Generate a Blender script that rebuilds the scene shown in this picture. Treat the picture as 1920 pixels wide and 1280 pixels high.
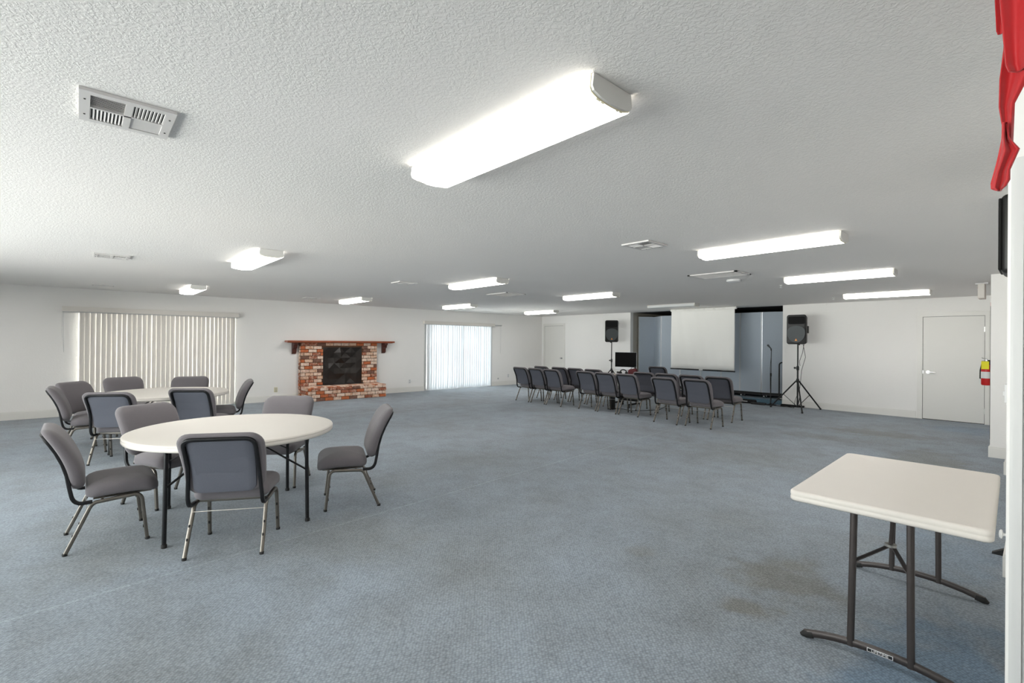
import bpy, bmesh, math, random
from mathutils import Vector, Matrix
random.seed(7)
for o in list(bpy.data.objects): bpy.data.objects.remove(o)
S = bpy.context.scene
COL = S.collection
PI = math.pi
# ------------------------------------------------------------------ camera
YAW, PITCH, ROLL, CAMH, FPX = 0.8359226, 0.0019715, 0.0086990, 1.4748, 897.0
fw = Vector((-math.sin(YAW)*math.cos(PITCH), math.cos(YAW)*math.cos(PITCH), math.sin(PITCH)))
rt = Vector((math.cos(YAW), math.sin(YAW), 0)); up = rt.cross(fw)
r2 = rt*math.cos(ROLL) + up*math.sin(ROLL); u2 = up*math.cos(ROLL) - rt*math.sin(ROLL)
cd = bpy.data.cameras.new('camera'); cam = bpy.data.objects.new('camera', cd); COL.objects.link(cam)
cd.sensor_width = 36; cd.lens = FPX/1920*36; cd.clip_start = 0.05; cd.clip_end = 200
M = Matrix((r2, u2, -fw)).transposed().to_4x4(); M.translation = Vector((0, 0, CAMH)); cam.matrix_world = M
S.camera = cam
# ------------------------------------------------------------------ light settings
SKY_STRENGTH = 4.8
GROUND_GLOW = 10.6
LAMP_STRENGTH = 9.6
S.view_settings.view_transform = 'Standard'; S.view_settings.look = 'None'
S.view_settings.gamma = 1; S.view_settings.use_curve_mapping = False
S.view_settings.exposure = 1.15
W = bpy.data.worlds.new('sky'); S.world = W; W.use_nodes = True
wn = W.node_tree.nodes; wl = W.node_tree.links
bg = wn['Background']; bg.inputs[1].default_value = 1.0
# sky above the horizon; ground glow added below it to brighten the ceiling
wt = wn.new('ShaderNodeTexCoord'); wsx = wn.new('ShaderNodeSeparateXYZ'); wr = wn.new('ShaderNodeMapRange'); wm = wn.new('ShaderNodeMixRGB')
wl.new(wt.outputs['Generated'], wsx.inputs[0]); wl.new(wsx.outputs[2], wr.inputs[0]); wr.inputs[1].default_value = -0.03; wr.inputs[2].default_value = 0.0
wl.new(wr.outputs[0], wm.inputs[0]); wm.inputs[1].default_value = (GROUND_GLOW*1.01, GROUND_GLOW*0.975, GROUND_GLOW*0.95, 1); wm.inputs[2].default_value = (SKY_STRENGTH*0.95, SKY_STRENGTH*0.97, SKY_STRENGTH, 1)
wl.new(wm.outputs[0], bg.inputs[0])
def portal(loc, rot, sx, sy):
    l = bpy.data.lights.new('sky_portal', 'AREA'); l.shape = 'RECTANGLE'; l.size = sx; l.size_y = sy
    l.cycles.is_portal = True
    o = bpy.data.objects.new('sky_portal', l); COL.objects.link(o); o.location = loc; o.rotation_euler = rot
# room extents
XL, YB, H = -12.42, 12.717, 2.44
YN, XR = -4.2, 1.7
portal((XL-0.15, 1.32, 1.05), (0, -PI/2, 0), 2.1, 2.7)
portal((XL-0.15, 9.0, 1.05), (0, -PI/2, 0), 2.1, 2.6)
portal((-4.9, YN-0.15, 1.2), (PI/2, 0, 0), 7.6, 2.2)

# ------------------------------------------------------------------ materials
def lin(c):
    c = c/255.0
    return c/12.92 if c <= 0.04045 else ((c+0.055)/1.055)**2.4
def rgb(r, g, b): return (lin(r), lin(g), lin(b), 1)
def mat(name, col, rough=0.6, metal=0.0, noise=0.0, nscale=8.0, bump=0.0, bscale=60.0, emit=None, estr=0, trans=0, sheen=0, spec=0.5, bdist=0.01):
    m = bpy.data.materials.new(name); m.use_nodes = True
    n, l = m.node_tree.nodes, m.node_tree.links
    b = n['Principled BSDF']
    b.inputs['Roughness'].default_value = rough; b.inputs['Metallic'].default_value = metal
    b.inputs['Specular IOR Level'].default_value = spec
    if sheen: b.inputs['Sheen Weight'].default_value = sheen
    if trans: b.inputs['Transmission Weight'].default_value = trans
    tc = n.new('ShaderNodeTexCoord')
    nt = n.new('ShaderNodeTexNoise'); nt.inputs['Scale'].default_value = nscale; nt.inputs['Detail'].default_value = 5
    l.new(tc.outputs['Object'], nt.inputs['Vector'])
    mx = n.new('ShaderNodeMixRGB'); mx.inputs[1].default_value = col
    k = 1-noise
    mx.inputs[2].default_value = (col[0]*k, col[1]*k, col[2]*k, 1)
    l.new(nt.outputs[0], mx.inputs[0]); l.new(mx.outputs[0], b.inputs['Base Color'])
    if bump:
        nb = n.new('ShaderNodeTexNoise'); nb.inputs['Scale'].default_value = bscale; nb.inputs['Detail'].default_value = 3
        l.new(tc.outputs['Object'], nb.inputs['Vector'])
        bp = n.new('ShaderNodeBump'); bp.inputs['Strength'].default_value = bump; bp.inputs['Distance'].default_value = bdist
        l.new(nb.outputs[0], bp.inputs['Height']); l.new(bp.outputs[0], b.inputs['Normal'])
    if emit:
        b.inputs['Emission Color'].default_value = emit; b.inputs['Emission Strength'].default_value = estr
    return m
MT = {}
MT['wall'] = mat('wall_paint', rgb(240, 238, 235), 0.65, noise=0.03, nscale=1.5, bump=0.12, bscale=45)
MT['trim'] = mat('white_trim', rgb(228, 226, 221), 0.4, noise=0.02)
MT['door'] = mat('door_paint', rgb(226, 224, 219), 0.4, noise=0.03, nscale=2)
MT['gloss'] = mat('gloss_white', rgb(220, 220, 218), 0.3, noise=0.03)
def ceiling_material():
    m = mat('ceiling_texture', rgb(238, 235, 232), 0.85, noise=0.05, nscale=0.6)
    n, l = m.node_tree.nodes, m.node_tree.links; b = n['Principled BSDF']
    tc = [x for x in n if x.type == 'TEX_COORD'][0]
    v = n.new('ShaderNodeTexNoise'); v.inputs['Scale'].default_value = 70; v.inputs['Detail'].default_value = 2.5; v.inputs['Distortion'].default_value = 0.7
    l.new(tc.outputs['Object'], v.inputs['Vector'])
    cr = n.new('ShaderNodeValToRGB'); cr.color_ramp.elements[0].position = 0.43; cr.color_ramp.elements[1].position = 0.58
    l.new(v.outputs[0], cr.inputs[0])
    bp = n.new('ShaderNodeBump'); bp.inputs['Strength'].default_value = 0.23; bp.inputs['Distance'].default_value = 0.005
    l.new(cr.outputs[0], bp.inputs['Height']); l.new(bp.outputs[0], b.inputs['Normal'])
    return m
MT['ceil'] = ceiling_material()
def carpet_material(name, base, stains_tints=True):
    m = bpy.data.materials.new(name); m.use_nodes = True
    n, l = m.node_tree.nodes, m.node_tree.links; b = n['Principled BSDF']
    b.inputs['Roughness'].default_value = 0.95; b.inputs['Specular IOR Level'].default_value = 0.15
    b.inputs['Sheen Weight'].default_value = 0.15
    tc = n.new('ShaderNodeTexCoord')
    def math_(op, a, c=None, c2=None):
        q = n.new('ShaderNodeMath'); q.operation = op
        for i, v in enumerate((a, c, c2)):
            if v is None: continue
            if isinstance(v, (int, float)): q.inputs[i].default_value = v
            else: l.new(v, q.inputs[i])
        return q.outputs[0]
    mp = n.new('ShaderNodeMapping'); mp.inputs['Rotation'].default_value = (0, 0, 0.55); mp.inputs['Scale'].default_value = (80, 60, 50)
    l.new(tc.outputs['Object'], mp.inputs[0])
    vo = n.new('ShaderNodeTexVoronoi'); vo.inputs['Randomness'].default_value = 0.5; vo.inputs['Scale'].default_value = 1.0
    l.new(mp.outputs[0], vo.inputs['Vector'])
    pat = math_('SUBTRACT', 1.0, vo.outputs['Distance'])
    fine = n.new('ShaderNodeTexNoise'); fine.inputs['Scale'].default_value = 260; fine.inputs['Detail'].default_value = 2
    l.new(tc.outputs['Object'], fine.inputs['Vector'])
    pat2 = math_('ADD', math_('MULTIPLY', pat, 0.65), math_('MULTIPLY', fine.outputs[0], 0.6))
    cr = n.new('ShaderNodeValToRGB'); e = cr.color_ramp.elements
    e[0].position = 0.35; e[0].color = tuple(x*0.55 for x in base[:3])+(1,)
    e[1].position = 0.95; e[1].color = tuple(min(1, x*1.32) for x in base[:3])+(1,)
    l.new(pat2, cr.inputs[0])
    out = cr.outputs[0]
    big = n.new('ShaderNodeTexNoise'); big.inputs['Scale'].default_value = 0.9; big.inputs['Detail'].default_value = 6; big.inputs['Roughness'].default_value = 0.6
    l.new(tc.outputs['Object'], big.inputs['Vector'])
    r2_ = n.new('ShaderNodeValToRGB'); r2_.color_ramp.elements[0].position = 0.40; r2_.color_ramp.elements[1].position = 0.66
    l.new(big.outputs[0], r2_.inputs[0])
    mx = n.new('ShaderNodeMixRGB'); mx.blend_type = 'MULTIPLY'; l.new(math_('MULTIPLY', r2_.outputs[0], 0.85), mx.inputs[0])
    l.new(out, mx.inputs[1]); mx.inputs[2].default_value = (0.84, 0.80, 0.75, 1); out = mx.outputs[0]
    mid = n.new('ShaderNodeTexNoise'); mid.inputs['Scale'].default_value = 3.4; mid.inputs['Detail'].default_value = 7; mid.inputs['Roughness'].default_value = 0.65
    l.new(tc.outputs['Object'], mid.inputs['Vector'])
    r3_ = n.new('ShaderNodeValToRGB'); r3_.color_ramp.elements[0].position = 0.44; r3_.color_ramp.elements[1].position = 0.62
    l.new(mid.outputs[0], r3_.inputs[0])
    mx = n.new('ShaderNodeMixRGB'); mx.blend_type = 'MULTIPLY'; l.new(math_('MULTIPLY', r3_.outputs[0], 0.5), mx.inputs[0])
    l.new(out, mx.inputs[1]); mx.inputs[2].default_value = (0.74, 0.72, 0.70, 1); out = mx.outputs[0]
    if stains_tints:
        pos = n.new('ShaderNodeSeparateXYZ'); l.new(tc.outputs['Object'], pos.inputs[0])
        sn = n.new('ShaderNodeTexNoise'); sn.inputs['Scale'].default_value = 5; sn.inputs['Detail'].default_value = 4; l.new(tc.outputs['Object'], sn.inputs['Vector'])
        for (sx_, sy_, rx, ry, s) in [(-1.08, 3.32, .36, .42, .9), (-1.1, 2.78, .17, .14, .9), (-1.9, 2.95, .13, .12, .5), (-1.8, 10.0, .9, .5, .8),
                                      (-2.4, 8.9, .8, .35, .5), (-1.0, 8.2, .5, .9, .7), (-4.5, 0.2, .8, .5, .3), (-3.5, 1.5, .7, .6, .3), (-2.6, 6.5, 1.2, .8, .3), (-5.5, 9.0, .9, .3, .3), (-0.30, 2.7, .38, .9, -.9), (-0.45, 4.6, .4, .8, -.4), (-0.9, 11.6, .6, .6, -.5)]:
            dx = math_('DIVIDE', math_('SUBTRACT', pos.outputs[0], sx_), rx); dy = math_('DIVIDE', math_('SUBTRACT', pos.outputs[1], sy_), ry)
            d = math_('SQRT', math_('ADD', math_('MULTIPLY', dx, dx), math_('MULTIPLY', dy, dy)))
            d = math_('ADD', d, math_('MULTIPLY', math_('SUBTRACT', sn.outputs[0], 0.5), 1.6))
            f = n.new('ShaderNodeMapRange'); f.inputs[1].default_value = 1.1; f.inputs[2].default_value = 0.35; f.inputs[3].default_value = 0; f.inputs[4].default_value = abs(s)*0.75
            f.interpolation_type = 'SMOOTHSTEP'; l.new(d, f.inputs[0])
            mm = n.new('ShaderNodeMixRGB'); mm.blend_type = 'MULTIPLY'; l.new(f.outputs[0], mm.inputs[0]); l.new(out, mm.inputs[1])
            mm.inputs[2].default_value = (0.70, 0.60, 0.46, 1) if s > 0 else (0.55, 0.78, 1.0, 1); out = mm.outputs[0]  # negative entries multiply the carpet towards blue instead of brown
        # seam running down the room: x = -3.74 - 0.085*(y-1.2)
        line = math_('ABSOLUTE', math_('ADD', pos.outputs[0], math_('MULTIPLY_ADD', pos.outputs[1], 0.085, 3.64)))
        f = n.new('ShaderNodeMapRange'); f.inputs[1].default_value = 0.016; f.inputs[2].default_value = 0.004; f.inputs[3].default_value = 0; f.inputs[4].default_value = 0.45
        l.new(line, f.inputs[0])
        mm = n.new('ShaderNodeMixRGB'); mm.blend_type = 'MULTIPLY'; l.new(f.outputs[0], mm.inputs[0]); l.new(out, mm.inputs[1]); mm.inputs[2].default_value = (1.5, 1.5, 1.45, 1); out = mm.outputs[0]
        line = math_('ABSOLUTE', math_('ADD', pos.outputs[0], math_('MULTIPLY_ADD', pos.outputs[1], -0.07, 9.42)))
        f = n.new('ShaderNodeMapRange'); f.inputs[1].default_value = 0.03; f.inputs[2].default_value = 0.006; f.inputs[3].default_value = 0; f.inputs[4].default_value = 0.5
        l.new(line, f.inputs[0])
        mm = n.new('ShaderNodeMixRGB'); mm.blend_type = 'MULTIPLY'; l.new(f.outputs[0], mm.inputs[0]); l.new(out, mm.inputs[1]); mm.inputs[2].default_value = (.55, .55, .55, 1); out = mm.outputs[0]
    l.new(out, b.inputs['Base Color'])
    bp = n.new('ShaderNodeBump'); bp.inputs['Strength'].default_value = 0.6; bp.inputs['Distance'].default_value = 0.004
    l.new(pat2, bp.inputs['Height']); l.new(bp.outputs[0], b.inputs['Normal'])
    return m
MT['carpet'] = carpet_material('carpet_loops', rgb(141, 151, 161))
MT['stage_carpet'] = carpet_material('stage_carpet', rgb(100, 130, 148), False)
MT['fabric'] = mat('chair_fabric', rgb(120, 115, 118), 0.95, noise=0.22, nscale=220, bump=0.25, bscale=500, sheen=0.2, spec=0.1, bdist=0.002)
MT['fabric_back'] = mat('chair_back_fabric', rgb(104, 106, 115), 0.95, noise=0.3, nscale=260, bump=0.25, bscale=500, spec=0.1, bdist=0.002)
MT['gunmetal'] = mat('gunmetal', rgb(132, 126, 118), 0.36, 0.85, noise=0.25, nscale=20)
MT['darktube'] = mat('dark_tube', rgb(38, 38, 40), 0.38, 0.5, noise=0.2, nscale=30)
MT['brownsteel'] = mat('brown_steel', rgb(74, 68, 66), 0.42, 0.5, noise=0.2, nscale=30)
MT['wire'] = mat('steel_wire', rgb(190, 188, 182), 0.3, 0.8)
MT['rubber'] = mat('black_rubber', rgb(28, 27, 26), 0.7, noise=0.2)
MT['plastic_top'] = mat('table_plastic', rgb(222, 216, 208), 0.5, noise=0.05, nscale=3, bump=0.15, bscale=350, bdist=0.001)
MT['lens'] = mat('lamp_lens', rgb(250, 248, 240), 0.4, emit=(1.0, 0.975, 0.935, 1), estr=LAMP_STRENGTH)
MT['lens_side'] = mat('lamp_lens_side', rgb(250, 248, 240), 0.4, emit=(1.0, 0.975, 0.935, 1), estr=1.0)
MT['lens_off'] = mat('lamp_lens_unlit', rgb(222, 224, 224), 0.4)
MT['lamp_metal'] = mat('lamp_metal', rgb(226, 224, 220), 0.45, noise=0.05)
MT['lamp_cream'] = mat('lamp_cream', rgb(238, 228, 196), 0.45)
MT['vent'] = mat('vent_paint', rgb(214, 211, 209), 0.4, noise=0.04)
MT['vent_dark'] = mat('vent_dark', rgb(52, 50, 46), 0.8)
MT['vent_grey'] = mat('vent_filter', rgb(112, 110, 102), 0.8)
MT['black'] = mat('black_plastic', rgb(14, 14, 14), 0.45, noise=0.2, nscale=30)
MT['black_cloth'] = mat('black_cloth', rgb(14, 14, 15), 0.9, noise=0.3)
MT['grille'] = mat('speaker_grille', rgb(84, 88, 90), 0.5, 0.3, noise=0.3, nscale=300)
MT['orange'] = mat('badge_orange', rgb(235, 140, 30), 0.5)
MT['yellow_pale'] = mat('badge_pale', rgb(250, 235, 190), 0.5)
MT['panel'] = mat('panel_fabric', rgb(196, 206, 217), 0.95, noise=0.15, nscale=120, spec=0.1)
MT['alu'] = mat('aluminium', rgb(214, 218, 222), 0.35, 0.4)
MT['chrome'] = mat('chrome', rgb(190, 190, 190), 0.25, 0.9)
MT['screen'] = mat('screen_cloth', rgb(246, 245, 241), 0.8, noise=0.03, nscale=1.2)
MT['jamb'] = mat('alcove_paint', rgb(186, 180, 168), 0.8, noise=0.08)
MT['monitor'] = mat('monitor_glass', rgb(5, 5, 6), 0.6, spec=0.1)
MT['silver'] = mat('silver', rgb(216, 217, 220), 0.4, 0.2)
MT['maroon'] = mat('maroon', rgb(92, 26, 30), 0.7, noise=0.3, nscale=30)
MT['desk'] = mat('desk_laminate', rgb(196, 180, 160), 0.5, noise=0.1)
MT['redcloth'] = mat('red_cloth', rgb(190, 20, 27), 0.55, noise=0.12, nscale=6, bump=0.2, bscale=30, sheen=0.3)
MT['red'] = mat('red_paint', rgb(196, 24, 26), 0.35)
MT['yellow'] = mat('yellow_tag', rgb(236, 226, 30), 0.6)
MT['ivory'] = mat('ivory_plate', rgb(206, 198, 160), 0.5)
MT['white_plate'] = mat('white_plate', rgb(224, 224, 224), 0.4)
MT['grey_plate'] = mat('grey_plate', rgb(188, 188, 188), 0.5)
MT['wood'] = mat('mantel_wood', rgb(168, 88, 54), 0.35, noise=0.45, nscale=7)
MT['wood_dark'] = mat('corbel_wood', rgb(86, 40, 28), 0.4, noise=0.4, nscale=9)
MT['mortar'] = mat('mortar', rgb(104, 74, 54), 0.95, noise=0.4, nscale=20)
for i, c in enumerate([(232, 208, 190), (222, 190, 166), (196, 112, 70), (160, 96, 72), (122, 88, 74)]):
    m = mat('brick_%s' % 'abcde'[i], rgb(*c), 0.9, bump=0.5, bscale=60, bdist=0.006)
    n, l = m.node_tree.nodes, m.node_tree.links
    nn = n.new('ShaderNodeTexNoise'); nn.inputs['Scale'].default_value = 16; nn.inputs['Detail'].default_value = 6
    tc = [x for x in n if x.type == 'TEX_COORD'][0]; l.new(tc.outputs['Object'], nn.inputs['Vector'])
    r = n.new('ShaderNodeValToRGB'); r.color_ramp.elements[0].position = 0.48; r.color_ramp.elements[1].position = 0.66
    r.color_ramp.elements[0].color = rgb(*c); r.color_ramp.elements[1].color = rgb(*([(206, 168, 146), (190, 140, 112), (170, 88, 56), (206, 172, 150), (150, 112, 96)][i]))
    l.new(nn.outputs[0], r.inputs[0]); l.new(r.outputs[0], n['Principled BSDF'].inputs['Base Color'])
    MT['brick%d' % i] = m
MT['tarp'] = mat('black_sheet', rgb(40, 33, 29), 0.3, noise=0.4, nscale=5)
MT['patio'] = mat('patio_concrete', rgb(200, 198, 190), 0.9, noise=0.1)
def vane_mat(name, col, tr):
    m = bpy.data.materials.new(name); m.use_nodes = True
    n, l = m.node_tree.nodes, m.node_tree.links; b = n['Principled BSDF']; b.inputs['Base Color'].default_value = col; b.inputs['Roughness'].default_value = 0.6
    t = n.new('ShaderNodeBsdfTranslucent'); t.inputs[0].default_value = col
    nt = n.new('ShaderNodeTexNoise'); nt.inputs['Scale'].default_value = 3; tc = n.new('ShaderNodeTexCoord'); l.new(tc.outputs['Object'], nt.inputs['Vector'])
    r = n.new('ShaderNodeMixRGB'); r.inputs[1].default_value = col; r.inputs[2].default_value = tuple(x*0.93 for x in col[:3])+(1,)
    l.new(nt.outputs[0], r.inputs[0]); l.new(r.outputs[0], b.inputs['Base Color'])
    mx = n.new('ShaderNodeMixShader'); mx.inputs[0].default_value = tr
    l.new(b.outputs[0], mx.inputs[1]); l.new(t.outputs[0], mx.inputs[2]); l.new(mx.outputs[0], n['Material Output'].inputs[0])
    return m
MT['vane_cream'] = vane_mat('vane_cream', rgb(228, 223, 216), 0.06)
MT['vane_white'] = vane_mat('vane_white', rgb(226, 230, 234), 0.06)
def glass_mat():
    m = bpy.data.materials.new('window_glass'); m.use_nodes = True
    n, l = m.node_tree.nodes, m.node_tree.links
    n.remove(n['Principled BSDF'])
    t = n.new('ShaderNodeBsdfTransparent'); t.inputs[0].default_value = (0.93, 0.96, 0.95, 1)
    g = n.new('ShaderNodeBsdfGlossy'); g.inputs['Roughness'].default_value = 0.02
    f = n.new('ShaderNodeFresnel'); mx = n.new('ShaderNodeMixShader')
    l.new(f.outputs[0], mx.inputs[0]); l.new(t.outputs[0], mx.inputs[1]); l.new(g.outputs[0], mx.inputs[2]); l.new(mx.outputs[0], n['Material Output'].inputs[0])
    return m
MT['glass'] = glass_mat()

# ------------------------------------------------------------------ mesh helpers
def rsq(a, b=None, c=0.3):
    "rounded-square cross section, half sizes a, b"
    b = a if b is None else b
    k = 1-c
    return [(a, -b*k), (a, b*k), (a*k, b), (-a*k, b), (-a, b*k), (-a, -b*k), (-a*k, -b), (a*k, -b)]
def circ(r, n=10): return [(r*math.cos(2*PI*i/n), r*math.sin(2*PI*i/n)) for i in range(n)]
class MB:
    def __init__(s): s.v = []; s.f = []; s.m = []
    def add(s, v, f, mi=0):
        o = len(s.v); s.v += [tuple(p) for p in v]; s.f += [tuple(i+o for i in q) for q in f]; s.m += [mi]*len(f); return s
    def box(s, c, d, rz=0, mi=0, mat4=None):
        x, y, z = d[0]/2, d[1]/2, d[2]/2
        v = [Vector((a*x, b*y, e*z)) for e in (-1, 1) for b in (-1, 1) for a in (-1, 1)]
        R = mat4 if mat4 is not None else Matrix.Rotation(rz, 3, 'Z')
        v = [R @ p + Vector(c) for p in v]
        return s.add(v, [(0, 2, 3, 1), (4, 5, 7, 6), (0, 1, 5, 4), (2, 6, 7, 3), (0, 4, 6, 2), (1, 3, 7, 5)], mi)
    def b2(s, lo, hi, mi=0):
        return s.box([(lo[i]+hi[i])/2 for i in range(3)], [abs(hi[i]-lo[i]) for i in range(3)], mi=mi)
    def rbox(s, c, d, r=0.01, rz=0, mi=0, seg=3):
        "box with all edges bevelled"
        bm = bmesh.new(); bmesh.ops.create_cube(bm, size=1)
        for v in bm.verts: v.co = Vector((v.co.x*d[0], v.co.y*d[1], v.co.z*d[2]))
        bmesh.ops.bevel(bm, geom=bm.edges[:], offset=min(r, min(d)*0.49), segments=seg, profile=0.5, affect='EDGES')
        R = Matrix.Rotation(rz, 3, 'Z'); bm.verts.index_update()
        v = [R @ p.co + Vector(c) for p in bm.verts]; f = [[q.index for q in fc.verts] for fc in bm.faces]; bm.free()
        return s.add(v, f, mi)
    def tube(s, pts, sec, mi=0, cap=True, upv=None, scale=None):
        pts = [Vector(p) for p in pts]; n = len(sec); V = []; F = []
        ref = Vector(upv) if upv else None
        prev = None
        for i, p in enumerate(pts):
            t = (pts[min(i+1, len(pts)-1)]-pts[max(i-1, 0)]).normalized()
            if ref is not None: a = ref.cross(t)
            elif prev is None: a = (Vector((0, 0, 1)) if abs(t.z) < 0.95 else Vector((0, 1, 0))).cross(t)
            else: a = prev - t*prev.dot(t)
            a.normalize(); prev = a; b = t.cross(a)
            k = scale[i] if scale else 1
            V += [p + a*x*k + b*y*k for x, y in sec]
        for i in range(len(pts)-1):
            for j in range(n):
                F.append((i*n+j, i*n+(j+1) % n, (i+1)*n+(j+1) % n, (i+1)*n+j))
        if cap: F.append(tuple(range(n-1, -1, -1))); F.append(tuple((len(pts)-1)*n+j for j in range(n)))
        return s.add(V, F, mi)
    def lathe(s, prof, c=(0, 0, 0), n=48, mi=0, ax='Z'):
        V = []; F = []
        for r, z in prof:
            for j in range(n):
                a = 2*PI*j/n; p = (r*math.cos(a), r*math.sin(a), z)
                if ax == 'X': p = (z, p[0], p[1])
                if ax == 'Y': p = (p[0], z, p[1])
                V.append(Vector(p)+Vector(c))
        for i in range(len(prof)-1):
            for j in range(n): F.append((i*n+j, i*n+(j+1) % n, (i+1)*n+(j+1) % n, (i+1)*n+j))
        F.append(tuple(range(n-1, -1, -1))); F.append(tuple((len(prof)-1)*n+j for j in range(n)))
        return s.add(V, F, mi)
    def layers(s, outline, prof, fn=None, mi=0):
        "rings of a rounded outline; prof = (inset, height); fn maps local (u, v, h) to 3-D"
        fn = fn or (lambda u, v, h: (u, v, h)); n = len(outline(0)); V = []; F = []
        for ins, h in prof: V += [fn(u, v, h) for u, v in outline(ins)]
        for i in range(len(prof)-1):
            for j in range(n): F.append((i*n+j, i*n+(j+1) % n, (i+1)*n+(j+1) % n, (i+1)*n+j))
        F.append(tuple(range(n-1, -1, -1))); F.append(tuple((len(prof)-1)*n+j for j in range(n)))
        return s.add(V, F, mi)
    def prism(s, poly, z0, z1, fn=None, mi=0):
        fn = fn or (lambda x, y, z: (x, y, z)); n = len(poly)
        V = [fn(x, y, z0) for x, y in poly]+[fn(x, y, z1) for x, y in poly]
        F = [(i, (i+1) % n, n+(i+1) % n, n+i) for i in range(n)]+[tuple(range(n-1, -1, -1)), tuple(range(n, 2*n))]
        return s.add(V, F, mi)
    def build(s, name, mats, parent=None, smooth=None, loc=None):
        me = bpy.data.meshes.new(name); me.from_pydata(s.v, [], s.f)
        if not isinstance(mats, (list, tuple)): mats = [mats]
        for m in mats: me.materials.append(MT[m])
        for p, i in zip(me.polygons, s.m): p.material_index = i
        bm = bmesh.new(); bm.from_mesh(me); bmesh.ops.recalc_face_normals(bm, faces=bm.faces[:]); bm.to_mesh(me); bm.free()
        if smooth:
            for p in me.polygons: p.use_smooth = True
            try: me.set_sharp_from_angle(angle=math.radians(smooth))
            except Exception: pass
        o = bpy.data.objects.new(name, me); COL.objects.link(o)
        if parent is not None: o.parent = parent
        if loc: o.location = loc
        return o
def tag(o, label, cat, group=None, kind=None):
    if label: o['label'] = label
    if cat: o['category'] = cat
    if group: o['group'] = group
    if kind: o['kind'] = kind
    return o
def thing(name, loc, rz, label, cat, group=None):
    o = bpy.data.objects.new(name, None); COL.objects.link(o); o.location = loc; o.rotation_euler = (0, 0, rz); o.empty_display_size = 0.1
    return tag(o, label, cat, group)
def struct(o, label=None, cat=None):
    o['kind'] = 'structure'
    o['label'] = label or o.name.replace('_', ' '); o['category'] = cat or o.name.split('_')[0]
    return o
def dup(root, loc, rz, label, group=None, name=None):
    r = root.copy(); COL.objects.link(r); r.location = loc; r.rotation_euler = (0, 0, rz); r['label'] = label
    if group: r['group'] = group
    def rec(a, b):
        for ch in list(a.children):
            c = ch.copy(); COL.objects.link(c); c.parent = b; rec(ch, c)
    rec(root, r)
    return r
def rrect(w, h, r, n=6, m=0):
    def f(ins):
        if m: return subdiv(rrect(w, h, r, n)(ins), n+1, m)
        return ff(ins)
    def ff(ins):
        a, b, q = w/2-ins, h/2-ins, max(r-ins, 0.002); q = min(q, a*0.98, b*0.98); out = []
        for cx, cy, s0 in ((a-q, b-q, 0), (-a+q, b-q, 90), (-a+q, -b+q, 180), (a-q, -b+q, 270)):
            for i in range(n+1):
                t = math.radians(s0+90*i/n); out.append((cx+q*math.cos(t), cy+q*math.sin(t)))
        return out
    return f
def subdiv(pts, k, m):
    "extra points on the straight sides of a rounded rectangle"
    out = []
    for i, p in enumerate(pts):
        out.append(p)
        if (i+1) % k == 0:
            q = pts[(i+1) % len(pts)]
            for j in range(1, m+1): t = j/(m+1); out.append((p[0]+(q[0]-p[0])*t, p[1]+(q[1]-p[1])*t))
    return out
def arc(p0, p1, p2, n=6):
    "smooth bend from p0 to p2 around corner p1"
    p0, p1, p2 = Vector(p0), Vector(p1), Vector(p2)
    return [(1-t)**2*p0+2*t*(1-t)*p1+t*t*p2 for t in [i/n for i in range(n+1)]]
def text_mesh(txt, size, m, parent, M4, name='lettering', ext=0.0006, bold=0.0):
    c = bpy.data.curves.new('txt', 'FONT'); c.body = txt; c.size = size; c.extrude = ext; c.align_x = 'CENTER'; c.align_y = 'CENTER'; c.offset = bold
    o = bpy.data.objects.new('txt', c); COL.objects.link(o); bpy.context.view_layer.update()
    me = bpy.data.meshes.new_from_object(o.evaluated_get(bpy.context.evaluated_depsgraph_get()))
    bpy.data.objects.remove(o); me.materials.clear(); me.materials.append(MT[m])
    q = bpy.data.objects.new(name, me); COL.objects.link(q); q.parent = parent; q.matrix_local = M4
    return q

# ------------------------------------------------------------------ the room
T = 0.15
def slab(name, lo, hi, m, label=None, cat=None):
    return struct(MB().b2(lo, hi).build(name, m), label, cat)
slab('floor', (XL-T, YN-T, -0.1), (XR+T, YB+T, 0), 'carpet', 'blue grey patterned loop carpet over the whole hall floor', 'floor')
slab('ceiling', (XL-T, YN-T, H), (XR+T, YB+T, H+0.1), 'ceil', 'low white ceiling with a coarse sprayed texture', 'ceiling')
# left wall with two glazed openings
D1 = (-0.02, 2.66, 2.03)   # y0, y1, top
D2 = (7.74, 10.24, 2.03)
w = MB()
w.b2((XL-T, YN-T, 0), (XL, D1[0], H)); w.b2((XL-T, D1[0], D1[2]), (XL, D1[1], H)); w.b2((XL-T, D1[1], 0), (XL, D2[0], H))
w.b2((XL-T, D2[0], D2[2]), (XL, D2[1], H)); w.b2((XL-T, D2[1], 0), (XL, YB, H))
struct(w.build('wall_left', 'wall'), 'long white wall on the left with fireplace and two blinds', 'wall')
# back wall with stage opening and two doors
OX0, OX1 = -8.58, -4.23
w = MB()
w.b2((XL-T, YB, 0), (OX0, YB+T, H)); w.b2((OX1, YB, 0), (-0.3, YB+T, H))
struct(w.build('wall_back', 'wall'), 'white end wall on both sides of the stage opening', 'wall')
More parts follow.
